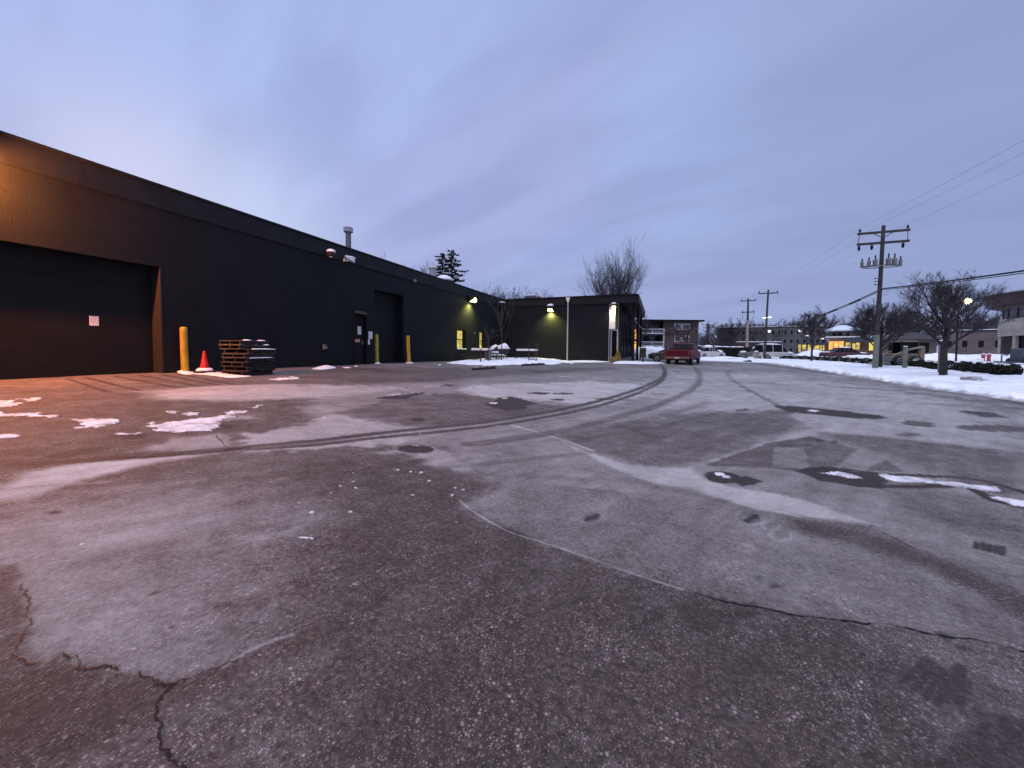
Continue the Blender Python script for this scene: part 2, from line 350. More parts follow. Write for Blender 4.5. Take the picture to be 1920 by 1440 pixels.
def paint(att, val, pts, soft=.02, nz=.02, width=None, k=1.):
    
    if att == 'f' and width is None and soft >= .01: soft *= 1.9; nz *= 1.7
    if att == 'w' and width is None: soft *= 2.2; nz = nz*2.+.006; k = k*.9
    if att == 's': soft = max(soft, .012); nz *= 1.8
    P = world_pts(pts); A = ATT[att]; dmax = np.hypot(P[:, 0], P[:, 1]).max()
    m = (soft+nz)*dmax+(width or 0)+.3
    idx = np.nonzero(near & (GX > P[:, 0].min()-m) & (GX < P[:, 0].max()+m) & (GY > P[:, 1].min()-m) & (GY < P[:, 1].max()+m))
    x, y, d = GX[idx], GY[idx], DD[idx]
    sd = seg_dist(x, y, P, width is None)
    sd = np.where(inside(x, y, P), sd, -sd) if width is None else width/2-sd
    sd = sd+nz*d*(nB[idx]*.8+nC[idx]*.5)
    w = sstep(sd/(np.maximum(soft*d, .004))+.5)*k
    A[idx] = A[idx]*(1-w)+val*w
def smooth_pts(pts, n=6):
    out = []; P = [np.array(p, float) for p in pts]; P = [2*P[0]-P[1]]+P+[2*P[-1]-P[-2]]
    for i in range(1, len(P)-2):
        for j in range(n):
            t = j/n; a, b, c_, d = P[i-1:i+3]
            out.append(tuple(.5*((2*b)+(c_-a)*t+(2*a-5*b+4*c_-d)*t*t+(3*b-a-3*c_+d)*t**3)))
    return out+[pts[-1]]
f, w_, s_ = 'f', 'w', 's'
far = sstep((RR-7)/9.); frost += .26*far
# pale frosted fields
paint(f, .50, [(560, 745), (760, 715), (1000, 700), (1240, 688), (1400, 683), (1600, 705), (1990, 770), (1990, 1240), (1920, 1222), (1760, 1185), (1640, 1170), (1440, 1140), (1280, 1105), (1130, 1060), (1000, 1010), (875, 948), (940, 905), (860, 885), (830, 840), (640, 830), (600, 790)], .05, .02)
paint(f, .40, [(880, 948), (1000, 1010), (1130, 1060), (1280, 1105), (1440, 1140), (1640, 1170), (1760, 1185), (1990, 1236), (1990, 1130), (1700, 1020), (1480, 960), (1250, 930), (1000, 905)], .006, .004)
paint(f, .38, [(870, 890), (1180, 905), (1400, 955), (1640, 1000), (1920, 1130), (1920, 1080), (1640, 985), (1400, 945), (1180, 897)], .02, .01)
paint(f, .86, [(850, 738), (900, 722), (1060, 715), (1240, 722), (1190, 745), (1130, 760), (1010, 752), (935, 752)], .03, .03)
paint(f, .72, [(1250, 700), (1460, 700), (1700, 735), (1910, 790), (1910, 850), (1700, 830), (1500, 800), (1340, 800), (1240, 760)], .06, .03)
paint(f, .80, [(1060, 832), (1110, 850), (1180, 872), (1290, 878), (1330, 905), (1480, 930), (1650, 985), (1500, 970), (1400, 950), (1290, 915), (1180, 892)], .012, .012)
paint(f, .74, [(1330, 870), (1280, 880), (1480, 812), (1560, 800), (1500, 830)], .012, .01)
paint(f, .70, [(470, 815), (640, 780), (790, 800), (760, 830), (560, 842), (450, 842)], .02, .03)
paint(f, .62, [(640, 855), (820, 835), (870, 880), (820, 878), (780, 850), (700, 852)], .02, .02)
paint(f, .66, [(820, 842), (860, 862), (885, 880), (835, 878)], .015, .01)
paint(f, .92, [(-60, 950), (60, 885), (180, 862), (330, 855), (420, 848), (300, 866), (200, 890), (120, 915), (60, 935)], .02, .012)
paint(f, .62, [(230, 850), (330, 822), (420, 812), (430, 838), (330, 852)], .02, .015)
paint(f, .56, [(-200, 960), (100, 930), (420, 915), (560, 960), (520, 1010), (430, 1100), (400, 1200), (380, 1330), (210, 1330), (80, 1300), (-100, 1300), (-200, 1000)], .22, .05)
paint(f, .40, [(130, 1060), (330, 1000), (420, 1060), (300, 1110), (150, 1140)], .06, .03)
paint(f, .52, [(430, 1005), (520, 990), (570, 985), (560, 1008), (480, 1018)], .02, .02)
paint(f, .70, [(250, 735), (420, 722), (640, 722), (740, 728), (640, 745), (430, 752), (300, 750)], .03, .02)
paint(f, .68, [(330, 800), (420, 770), (480, 765), (470, 785)], .02, .02)
# areas scraped back to bare asphalt
paint(f, .14, [(-60, 770), (90, 738), (300, 752), (460, 760), (560, 752), (480, 775), (300, 800), (120, 830), (60, 870), (-60, 905)], .04, .02)
paint(f, .16, [(600, 690), (900, 690), (1150, 690), (1000, 700), (800, 716), (640, 715), (540, 705)], .05, .02)
paint(f, .22, [(740, 745), (860, 735), (960, 755), (1080, 762), (900, 795), (760, 800), (640, 775)], .02, .02)
paint(f, .26, [(1040, 810), (1280, 775), (1480, 770), (1500, 800), (1400, 830), (1290, 870), (1180, 868), (1110, 845)], .03, .03)
paint(f, .25, [(1320, 872), (1440, 830), (1520, 818), (1610, 842), (1560, 880), (1500, 885), (1450, 878)], .006, .006)
paint(f, .46, [(1450, 838), (1508, 838), (1518, 880), (1448, 876)], .004, .003)
paint(f, .28, [(1540, 812), (1650, 818), (1930, 850), (1920, 920), (1860, 925), (1760, 890), (1700, 865), (1620, 840)], .02, .012)
paint(f, .22, [(1620, 882), (1660, 862), (1700, 885)], .006, .006)
paint(f, .30, [(1640, 922), (1760, 918), (1920, 962), (1990, 1010), (1990, 1050), (1800, 990), (1680, 950)], .05, .02)
paint(f, .10, [(1480, 972), (1560, 984), (1640, 998), (1740, 1040), (1990, 1140), (1990, 1215), (1860, 1120), (1700, 1050), (1580, 1015), (1500, 995)], .03, .01)
paint(w_, .30, [(1500, 976), (1640, 1002), (1760, 1055), (1990, 1150), (1990, 1195), (1800, 1090), (1640, 1030)], .04, .01)
paint(f, .10, [(700, 1240), (900, 1080), (1130, 1070), (1440, 1155), (1760, 1200), (1990, 1245), (2100, 1600), (560, 1600)], .16, .03)
paint(f, .10, [(1030, 1022), (1130, 1064), (1280, 1108), (1440, 1144), (1640, 1172), (1760, 1190), (1990, 1238), (2100, 1600), (1200, 1600), (1100, 1200)], .012, .004)
paint(f, .10, [(-200, 1230), (42, 1222), (80, 1250), (110, 1228), (145, 1258), (210, 1253), (320, 1282), (430, 1242), (550, 1190), (620, 1280), (620, 1600), (-300, 1600)], .012, .006)
paint(f, .16, [(-200, 1060), (18, 1064), (46, 1130), (40, 1220), (-200, 1240)], .012, .01)
paint(f, .0, [(-200, 1330), (60, 1270), (180, 1262), (290, 1300), (270, 1360), (120, 1440), (-200, 1500)], .03, .02); paint(w_, .45, [(-200, 1330), (60, 1268), (180, 1262), (285, 1300), (270, 1360), (120, 1420), (-200, 1500)], .06, .02)
paint(w_, .4, [(-80, 1230), (20, 1150), (44, 1140), (38, 1215), (-60, 1240)], .03, .01); paint(w_, .35, [(360, 1300), (420, 1280), (470, 1300), (420, 1330), (350, 1330)], .04, .03)
# thin salt lines
for P_, wd, v in (([(950, 795), (1000, 808), (1070, 830), (1110, 845)], .05, .85), ([(860, 936), (880, 952), (915, 975), (960, 998), (1010, 1014), (1075, 1035), (1150, 1062), (1280, 1105)], .02, .72), ([(420, 1250), (460, 1225), (500, 1205), (550, 1190)], .016, .6), ([(1180, 892), (1290, 915), (1400, 945), (1500, 962)], .03, .75),
        ([(1050, 705), (1140, 712), (1250, 722), (1500, 735)], .25, .8), ([(1340, 706), (1480, 704)], .2, .8), ([(1160, 735), (1240, 748)], .2, .75), ([(0, 920), (80, 912), (200, 905)], .05, .6)):
    paint(f, v, smooth_pts(P_), .006, .004, width=wd, k=.8)
for cx, cy, rx, ry in ((1412, 975, 18, 9), (1465, 1003, 20, 11), (1398, 1028, 14, 6), (1445, 985, 16, 8), (1415, 968, 34, 14)):
    paint(f, .78, [(cx+rx*math.cos(a), cy+ry*math.sin(a)) for a in np.linspace(0, 6.28, 18)], .004, .005, width=.012, k=.38)
# tyre tracks
T1 = [(1212, 676), (1232, 680), (1243, 688), (1246, 700), (1228, 716), (1180, 735), (1100, 757), (1000, 777), (900, 792), (800, 803), (700, 814), (600, 826), (480, 838), (400, 846), (300, 853), (180, 862), (60, 868), (-60, 874)]
T2 = [(1243, 690), (1247, 704), (1232, 720), (1185, 741), (1105, 765), (1000, 786), (900, 801), (800, 812), (700, 822), (600, 833), (470, 842)]
paint(f, .12, smooth_pts(T1), .004, .004, width=.17, k=.9); paint(w_, .55, smooth_pts(T1), .006, .006, width=.13)
paint(f, .12, smooth_pts(T2), .004, .004, width=.14, k=.9); paint(w_, .5, smooth_pts(T2), .006, .006, width=.10)
paint(f, .6, smooth_pts([(480, 840), (600, 829.5), (700, 818), (800, 807.5), (900, 796.5), (1000, 781)]), .003, .003, width=.05, k=.7)
for P_, wd, k_ in (([(1296, 684), (1312, 702), (1300, 728), (1240, 757), (1150, 785), (1050, 808), (940, 826), (880, 832)], .22, .55), ([(1150, 800), (1250, 778), (1330, 755)], .2, .35), ([(1368, 694), (1366, 704), (1385, 720), (1430, 745), (1470, 765)], .14, .5), ([(1090, 822), (1240, 800), (1340, 775)], .16, .35),
        ([(620, 905), (740, 886), (900, 870), (1100, 850)], .12, .3), ([(180, 912), (330, 898), (520, 876), (700, 862)], .10, .4), ([(60, 862), (200, 850), (300, 830)], .12, .5), ([(1280, 712), (1500, 722), (1700, 735), (1900, 765)], .3, .4), ([(1420, 682), (1560, 700), (1700, 716), (1900, 752), (1990, 770)], .7, .6), ([(1540, 722), (1700, 736), (1850, 752)], .35, .5)):
    paint(f, .12, smooth_pts(P_), .008, .008, width=wd, k=k_); paint(w_, .28, smooth_pts(P_), .01, .012, width=wd*.7, k=k_)
# dark wet and thawed patches
def ell(cx, cy, rx, ry, rot=0, n=20): return [(cx+rx*math.cos(a)*math.cos(rot)-ry*math.sin(a)*math.sin(rot), cy+rx*math.cos(a)*math.sin(rot)+ry*math.sin(a)*math.cos(rot)) for a in np.linspace(0, 2*math.pi, n, endpoint=False)]
DK = [ell(780, 842, 34, 7), ell(785, 787, 15, 3.2), [(907, 757), (925, 754), (935, 746), (958, 743), (985, 749), (1007, 757), (985, 760), (992, 766), (975, 770), (945, 768), (925, 764)],
      [(1448, 761), (1475, 761), (1560, 768), (1650, 779), (1660, 786), (1600, 784), (1520, 776), (1480, 772)], ell(1357, 895, 32, 11, .08), [(1370, 900), (1400, 893), (1430, 903), (1392, 912)],
      [(1500, 886), (1525, 878), (1580, 881), (1640, 888), (1668, 904), (1640, 912), (1590, 909), (1540, 901)], ell(1010, 737, 22, 1.6), ell(1055, 738, 20, 1.3), ell(1045, 749, 12, 1.4), ell(1130, 748, 20, 1.2), [(705, 747), (760, 740), (800, 735), (760, 748)], ell(840, 723, 10, 1.3), ell(1275, 697, 12, .8)]
for P_ in DK: paint(f, .0, P_, .003, .004); paint(w_, .95, P_, .004, .005)
for P_, k_ in ((ell(1722, 794, 34, 5, .07), .5), ([(1790, 770), (1850, 772), (1895, 783), (1840, 782)], .7), (ell(1870, 803, 80, 6, .03), .5), (ell(1700, 815, 25, 3), .4), ([(100, 832), (140, 829), (145, 833), (95, 838)], .6), ([(185, 826), (215, 814), (262, 812), (270, 820), (230, 824)], .8), ([(380, 800), (440, 795), (438, 803), (400, 806)], .8), ([(95, 855), (150, 843), (215, 838), (180, 846), (110, 858)], .7), (ell(1395, 768, 8, 1.5), .6), (ell(1535, 826, 7, 2), .8), (ell(1566, 828, 7, 2), .8), (ell(1480, 835, 40, 3), .2),
        (ell(1085, 1096, 0.1, .1), 0), ([(895, 1188), (960, 1160), (1040, 1135), (1105, 1115), (1100, 1122), (1020, 1150), (960, 1178)], .5), ([(1180, 1180), (1230, 1140), (1250, 1142), (1225, 1165), (1190, 1190)], .5), ([(1270, 1135), (1400, 1142), (1440, 1145), (1330, 1190), (1300, 1180)], .5), (ell(620, 1105, 20, 1.5, -.3), .9), (ell(406, 1137, 11, 3, -.1), .95), (ell(1110, 971, 13, 1.5, -.4), .8), (ell(100, 962, 10, 1), .8), (ell(930, 1378, 5, 3), .8), (ell(1453, 1100, 8, 3), .6), (ell(290, 1112, 12, 1, -.3), .8), (ell(1410, 972, 12, 3, -.5), .9),
        ([(40, 1410), (120, 1385), (190, 1370), (150, 1398), (60, 1430)], .6), ([(1720, 1440), (1850, 1360), (1990, 1340), (1990, 1500), (1720, 1500)], .6)):
    if k_: paint(f, .0, P_, .006, .01, k=min(1, k_+.1)); paint(w_, k_, P_, .008, .012)
# tread prints pressed into the frost
for i in range(5): paint(w_, .75, [(1716+i*15-(22-6*i if i < 4 else -20), 1262+i*14+(16 if i < 4 else 0)), (1738+i*16-(0 if i < 4 else -10), 1236+i*10), ], .006, .003, width=.028 if i < 4 else .032, k=1.)
paint(w_, .8, [(1765, 1310), (1802, 1252)], .007, .003, width=.04)
for i in range(5): paint(w_, .8, [(1832+i*12, 1016+i*2.2), (1830+i*12, 1027+i*3)], .004, .003, width=.032); paint(f, .05, [(1832+i*12, 1016+i*2.2), (1830+i*12, 1027+i*3)], .004, .003, width=.032)
for i in range(9): paint(w_, .7, [(1530+i*13, 978+i*.9), (1510+i*13, 992+i*1.4)], .004, .004, width=.03, k=.75); 
for i, (a, b) in enumerate((((130, 712), (205, 736)), ((160, 708), (262, 733)), ((215, 706), (330, 726)), ((262, 704), (372, 724)), ((300, 702), (410, 722)), ((335, 702), (438, 720)))):
    paint(w_, .85, [a, ((a[0]+b[0])/2, (a[1]+b[1])/2), b], .003, .003, width=.05); paint(f, 0, [a, b], .003, .003, width=.09, k=.8)
# crusts of old snow
SN = [([(276, 800), (300, 795), (330, 790), (352, 788), (372, 784), (400, 783), (430, 777), (484, 762), (440, 780), (418, 787), (412, 800), (404, 811), (360, 811), (310, 812), (285, 806)], .05), ([(118, 784), (160, 786), (222, 785), (232, 791), (195, 800), (150, 804)], .05), ([(-60, 772), (0, 776), (60, 778), (120, 784), (60, 781), (-60, 782)], .04), ([(-60, 748), (0, 752), (28, 756), (80, 747), (40, 760), (-60, 768)], .04), (ell(322, 774, 12, 3), .03), (ell(358, 778, 13, 3), .03), ([(205, 815), (255, 810), (262, 815), (220, 821)], .04), (ell(285, 795, 7, 2.5), .03), (ell(12, 818, 10, 3), .03), (ell(575, 1009, 18, 2.5, .1), .01),
      ([(1535, 887), (1575, 884), (1605, 890), (1622, 899), (1590, 897), (1560, 892)], .02), ([(1640, 890), (1700, 892), (1740, 900), (1745, 906), (1690, 906), (1660, 900)], .02), ([(1740, 903), (1800, 906), (1868, 913), (1872, 922), (1835, 920), (1790, 912)], .015), ([(1860, 932), (1990, 946), (1990, 960), (1900, 948)], .015), (ell(1350, 890, 9, 3), .01), (ell(1362, 895, 7, 3), .01), (ell(948, 747, 6, 1.2), .01), (ell(974, 746, 5, 1.2), .01), (ell(925, 756, 9, 1.1), .01), ([(505, 711), (560, 707), (566, 711), (520, 714)], .02),
      ([(712, 744), (745, 739), (800, 735), (745, 741)], .01), (ell(770, 833, 0.1, .1), 0), ([(760, 837), (780, 835.5), (800, 838), (780, 837.5)], .006), (ell(1528, 770, 16, 1.4), .01)]
for P_, nz_ in SN:
    if nz_: paint(s_, 1., P_, .003, nz_*.35)
for P_ in ([(1500, 885), (1530, 878), (1590, 880), (1660, 889), (1740, 892), (1830, 900), (1930, 925), (1990, 945)], [(1600, 908), (1700, 912), (1800, 911), (1850, 930), (1880, 943), (1990, 965)]):
    paint(w_, .95, smooth_pts(P_), .003, .006, width=.07); paint(f, 0, smooth_pts(P_), .003, .006, width=.09)
rng = random.Random(3)
for i in range(40):
    px, py = rng.uniform(120, 900), rng.uniform(765, 1060); r_ = rng.uniform(.8, 2.2)
    if rng.random() < .6: py = 880+(py-765)*.35; px = 500+px*.45
    paint(s_, .9, ell(px, py, r_*1.5, r_*.6, 0, 7), .002, .004)
for i in range(26):
    px, py = rng.uniform(300, 1900), rng.uniform(960, 1250); paint(w_, .8, ell(px, py, rng.uniform(3, 7), rng.uniform(1, 2.5), rng.uniform(-.4, .3), 8), .003, .006)
frost = np.clip(frost+.10*nA+.07*nB, 0, 1); ATT['f'] = frost
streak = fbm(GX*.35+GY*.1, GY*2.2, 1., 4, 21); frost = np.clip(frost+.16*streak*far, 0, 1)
snow = np.where(GO > 0, 0, snow)
big = sstep((RR-60)/10)
snow = np.maximum(snow, big)
HZ = H(GX, GY)+np.where(near, .006*nA*np.minimum(RR, 6)*.4, 0)+.012*snow*(1+nC)*near
def sheet(name, Z, keep, m, attr=None):
    nr, na = GX.shape; i, j = np.meshgrid(np.arange(nr-1), np.arange(na), indexing='ij'); j2 = (j+1) % na
    q = np.stack([i*na+j, i*na+j2, (i+1)*na+j2, (i+1)*na+j], -1)[:, :, ::-1]
    kf = keep.reshape(-1)[q].any(-1); q = q[kf]
    used = np.unique(q); remap = np.full(GX.size, -1); remap[used] = np.arange(len(used)); q = remap[q]
    co = np.stack([GX.reshape(-1)[used], GY.reshape(-1)[used], Z.reshape(-1)[used]], -1).astype(np.float32)
    me = bpy.data.meshes.new(name); me.vertices.add(len(co)); me.vertices.foreach_set('co', co.reshape(-1))
    me.loops.add(q.size); me.loops.foreach_set('vertex_index', q.reshape(-1).astype(np.int32))
    me.polygons.add(len(q)); me.polygons.foreach_set('loop_start', np.arange(0, q.size, 4, dtype=np.int32)); me.polygons.foreach_set('loop_total', np.full(len(q), 4, dtype=np.int32))
    me.update(calc_edges=True); me.polygons.foreach_set('use_smooth', [True]*len(q))
    if attr:
        a = me.attributes.new('gm', 'FLOAT_COLOR', 'POINT')
        c4 = np.stack([attr[0].reshape(-1)[used], attr[1].reshape(-1)[used], attr[2].reshape(-1)[used], np.ones(len(used))], -1).astype(np.float32); a.data.foreach_set('color', c4.reshape(-1))
    me.materials.append(m); o = bpy.data.objects.new(name, me); COL.objects.link(o); o['kind'] = 'structure'; return o
gm = bpy.data.materials.new('asphalt_with_frost'); gm.use_nodes = True; t = gm.node_tree; b = t.nodes['Principled BSDF']
at = N(t, 'ShaderNodeAttribute', attribute_name='gm'); sp = N(t, 'ShaderNodeSeparateColor'); t.links.new(at.outputs['Color'], sp.inputs[0])
g = N(t, 'ShaderNodeTexCoord')
def tn(s, d=4., r=.6, typ=None, dist=0.):
    n = N(t, 'ShaderNodeTexNoise', i_Scale=s, i_Detail=d, i_Roughness=r, i_Distortion=dist); t.links.new(g.outputs['Object'], n.inputs[0]); return n.outputs[0]
fine = tn(38, 5, .7); mid = tn(6, 4, .6); lo = tn(.5, 4, .55); tiny = tn(150, 3, .7)
v1 = N(t, 'ShaderNodeTexVoronoi', i_Scale=58., i_Randomness=1.); t.links.new(g.outputs['Object'], v1.inputs[0])
s1 = N(t, 'ShaderNodeSeparateColor'); t.links.new(v1.outputs['Color'], s1.inputs[0])
v2 = N(t, 'ShaderNodeTexVoronoi', i_Scale=135.); t.links.new(g.outputs['Object'], v2.inputs[0])
s2 = N(t, 'ShaderNodeSeparateColor'); t.links.new(v2.outputs['Color'], s2.inputs[0])
stone = math_(t, 'MULTIPLY', ramp(t, v1.outputs['Distance'], [(.22, 1.), (.42, 0.)]), ramp(t, s1.outputs[0], [(.74, 0.), (.99, 1.)]))
stone2 = math_(t, 'MULTIPLY', ramp(t, v2.outputs['Distance'], [(.28, 1.), (.5, 0.)]), ramp(t, s2.outputs[1], [(.40, 0.), (.97, .85)]))
stone = math_(t, 'MULTIPLY', math_(t, 'MAXIMUM', stone, stone2), math_(t, 'MULTIPLY', ramp(t, tn(2.2, 4, .7), [(.32, .25), (.68, 1.)]), ramp(t, tn(19, 2, .5), [(.3, .35), (.7, 1.1)])))
dark = mixc(t, lo, (.047, .034, .029), (.080, .060, .052))
dark = mixc(t, 1., dark, ramp(t, tn(.9, 6, .7, dist=.8), [(.3, .72), (.7, 1.28)]), 'MULTIPLY')
dark = mixc(t, ramp(t, fine, [(.35, 0.), (.65, 1.)]), mixc(t, .75, dark, (.014, .010, .010)), dark)  # shade in the pits between stones, put into the colour
asp = mixc(t, math_(t, 'MULTIPLY', stone, ramp(t, mid, [(.3, .3), (.7, .95)])), dark, (.62, .53, .52))
fr = math_(t, 'ADD', sp.outputs[0], math_(t, 'MULTIPLY', math_(t, 'SUBTRACT', fine, .5), .55))
mps = N(t, 'ShaderNodeMapping', vector_type='TEXTURE'); t.links.new(g.outputs['Object'], mps.inputs[0]); mps.inputs['Rotation'].default_value = (0, 0, R(63)); mps.inputs['Scale'].default_value = (1.9, .2, 1)
nst = N(t, 'ShaderNodeTexNoise', i_Scale=1., i_Detail=5., i_Roughness=.6); t.links.new(mps.outputs[0], nst.inputs[0])
fr = math_(t, 'ADD', fr, math_(t, 'MULTIPLY', math_(t, 'SUBTRACT', nst.outputs[0], .5), .42)); fr = math_(t, 'ADD', fr, math_(t, 'MULTIPLY', math_(t, 'SUBTRACT', tn(1.4, 5, .65, dist=.6), .5), .45))
fr = math_(t, 'ADD', fr, math_(t, 'MULTIPLY', math_(t, 'SUBTRACT', mid, .5), .35)); fr = math_(t, 'ADD', fr, math_(t, 'MULTIPLY', math_(t, 'SUBTRACT', tiny, .5), .35), True)
fr = math_(t, 'POWER', fr, 1.6)
col = mixc(t, fr, asp, (.415, .405, .405))
wf = math_(t, 'MULTIPLY', sp.outputs[1], ramp(t, mid, [(.25, .6), (.6, 1.)]))
col = mixc(t, math_(t, 'MULTIPLY', wf, .92), col, (.015, .012, .012))
sn = math_(t, 'ADD', math_(t, 'MULTIPLY', sp.outputs[2], 1.1), math_(t, 'MULTIPLY', math_(t, 'SUBTRACT', fine, .5), 1.5)); sn = math_(t, 'ADD', sn, math_(t, 'MULTIPLY', math_(t, 'SUBTRACT', nst.outputs[0], .5), 2.2)); sn = math_(t, 'MULTIPLY', ramp(t, sn, [(.42, 0.), (.85, 1.)]), ramp(t, sp.outputs[2], [(.04, 0.), (.16, 1.)]))
col = mixc(t, math_(t, 'MULTIPLY', ramp(t, sp.outputs[2], [(.05, 0.), (.3, .6), (.6, 0.)]), .8), col, (.03, .022, .022))
col = mixc(t, sn, col, mixc(t, ramp(t, mid, [(.35, 0.), (.6, 1.)]), (.34, .33, .34), (.68, .69, .73)))
t.links.new(col, b.inputs['Base Color']); b.inputs['Roughness'].default_value = .8; b.inputs['Specular IOR Level'].default_value = .3
hh = math_(t, 'ADD', math_(t, 'MULTIPLY', v1.outputs['Distance'], -1.), math_(t, 'MULTIPLY', fine, .8))
bp = N(t, 'ShaderNodeBump', i_Strength=.55, i_Distance=.006); t.links.new(hh, bp.inputs['Height']); t.links.new(bp.outputs[0], b.inputs['Normal'])
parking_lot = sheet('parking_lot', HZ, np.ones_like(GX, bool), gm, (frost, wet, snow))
lump = .07*fbm(GX, GY, .9, 4, 31)+.03*fbm(GX, GY, 4., 4, 32)+.20*np.exp(-((GO-.40)/.40)**2)*fbm(GX, GY, 3.2, 4, 33)
VZ = HZ-.012*snow+np.where(GO > 0, .13*sstep(GO/.45)+.06*np.exp(-((GO-.5)/.4)**2)+lump*sstep(GO/.3), -.03)+.25*big*0
snow_verge = sheet('snow_verge', VZ, GO > -.04, M['verge'], (np.exp(-np.maximum(GO, 0)/.22), GO*0, GO*0))
t = M['verge'].node_tree; b = t.nodes['Principled BSDF']; at = N(t, 'ShaderNodeAttribute', attribute_name='gm'); sp = N(t, 'ShaderNodeSeparateColor'); t.links.new(at.outputs['Color'], sp.inputs[0])
g = N(t, 'ShaderNodeTexCoord'); src = b.inputs['Base Color'].links[0].from_socket
dn = ramp(t, math_(t, 'ADD', math_(t, 'MULTIPLY', sp.outputs[0], .55), math_(t, 'MULTIPLY', tn(2.6, 8, .7), .6)), [(.50, 0.), (.72, .8)])
t.links.new(mixc(t, dn, src, (.20, .18, .175)), b.inputs['Base Color'])
def VH(x, y):                       # top of the snow outside the lot
    o = float(outside(np.array([x]), np.array([y]))[0]); return hz(x, y)+(.13 if o > 0 else 0)
# cracks: thin ragged ribbons lying on the asphalt
def crack(pts, w, seed, wig=1.):
    rg = random.Random(seed); P = world_pts(smooth_pts(pts, 8)); out = []
    acc = [P[0]]
    for a, b_ in zip(P[:-1], P[1:]):
        n = max(1, int(np.hypot(*(b_-a))/.02))
        for k in range(1, n+1): acc.append(a+(b_-a)*k/n)
    vs, fs = [], []; off = 0
    for i, p in enumerate(acc):
        a = acc[max(0, i-1)]; c_ = acc[min(len(acc)-1, i+1)]; d = c_-a; d = d/max(np.hypot(*d), 1e-6); nn = np.array([-d[1], d[0]])
        off = off*.85+rg.gauss(0, .0035*wig); q = p+nn*off; ww = w*rg.uniform(.15, 1.)*(.4+.6*abs(math.sin(i*.13+seed)))
        if i < 3 or i > len(acc)-4: ww *= .2
        for s in (-1, 1): vs.append((q[0]+nn[0]*s*ww, q[1]+nn[1]*s*ww, hz(*q)+.006*float(fbm(np.array(q[0]), np.array(q[1]), .55, 5, 1))*min(np.hypot(*q), 6)*.4+.004))
        if i: k = len(vs); fs.append((k-4, k-3, k-1, k-2))
    o = MB().add(vs, fs).build('crack', M['trim'], parking_lot)
for k, (P_, w2, wg) in enumerate((([(48, 1085), (44, 1110), (50, 1130), (42, 1160), (44, 1180), (52, 1188), (38, 1214), (42, 1236), (62, 1246), (85, 1247)], .004, 1.4), ([(110, 1226), (128, 1236), (140, 1242), (144, 1257), (200, 1252), (218, 1260), (236, 1264)], .0055, 1.3), ([(248, 1260), (280, 1270), (300, 1279), (322, 1280), (340, 1272), (360, 1270)], .006, 1.2), ([(358, 1272), (400, 1254), (440, 1236), (480, 1218)], .003, 1.), ([(322, 1282), (308, 1300), (290, 1328), (296, 1360), (298, 1392), (312, 1420), (340, 1442), (350, 1470)], .007, 1.3),
        ([(870, 944), (915, 972), (960, 997), (1010, 1013), (1100, 1046), (1160, 1066), (1230, 1086), (1280, 1104)], .003, .7), ([(1280, 1104), (1360, 1128), (1440, 1144), (1500, 1156), (1560, 1162), (1615, 1170), (1640, 1167), (1700, 1178), (1760, 1193), (1860, 1208), (1920, 1224), (1980, 1236)], .007, 1.), ([(1440, 951), (1540, 976), (1640, 994), (1720, 1030), (1820, 1058)], .004, .9), ([(1300, 870), (1400, 872), (1500, 880), (1600, 884)], .006, 1.), ([(405, 812), (412, 825), (424, 838), (440, 846)], .006, 1.2), ([(480, 838), (400, 848), (300, 856), (200, 862)], .01, 2.))):
    crack(P_, w2, k, wg)

# ------------------------------------------------------------------ the long dark building and its wing
WX = -12.4; TOP = 5.47; YB = 30.2; XE = -3.6
bld = thing('industrial_building', 'long black painted warehouse with recessed doors, lit windows and a lower front wing', 'building', (WX, 0, hz(WX, 0)))
BRK = M['wall']
holes = [(-8+20, 6.3+20, -.5, 3.42), (14.5+20, 16.7+20, -.5, 4.06), (13.22+20, 13.93+20, -.5, 2.75), (22.35+20, 23.6+20, 1.33, 2.64, .3), (25.72+20, 26.72+20, 1.34, 2.66, .3)]
holes = [tuple(h) if len(h) == 5 else (*h, .45 if i < 2 else .14) for i, h in enumerate(holes)]
mb = MB().wall((WX, -20, 0), (0, 1, 0), (1, 0, 0), YB+20, -.5, TOP-.03, holes, .4)
mb.wall((WX, YB, 0), (1, 0, 0), (0, -1, 0), XE-WX, -.5, TOP-.03, [], .3)
mb.add([(WX-40, -20, -.5), (WX, -20, -.5), (WX, -20, TOP-.03), (WX-40, -20, TOP-.03)], [(0, 1, 2, 3)])
mb.add([(WX-40, -20, -.5), (WX-40, 60, -.5), (WX-40, 60, TOP-.03), (WX-40, -20, TOP-.03)], [(3, 2, 1, 0)])
mb.add([(WX-40, 60, -.5), (XE, 60, -.5), (XE, 60, TOP-.03), (WX-40, 60, TOP-.03)], [(3, 2, 1, 0)])
wall = mb.build('wall', BRK, bld)
MB().box(WX-40.1, WX-.05, -20.1, 60.1, TOP-.02, TOP+.03).build('roof', M['roof'], bld)
def dx(a, b): return WX+a, WX+b
# fascia bands
MB().box(WX+.003, WX+.04, -20, YB-.10, TOP-.52, TOP+.05).box(WX-.05, WX+.075, -20, YB-.14, TOP+.053, TOP+.11).build('fascia', M['fascia'], bld)
MB().box(WX+.003, -1.62, YB-.09, YB-.003, TOP-.55, TOP+.02).build('fascia', M['fascia'], bld)
MB().box(WX+.10, -1.55, YB-.16, YB-.02, TOP+.023, TOP+.10).build('coping', M['trim'], bld)
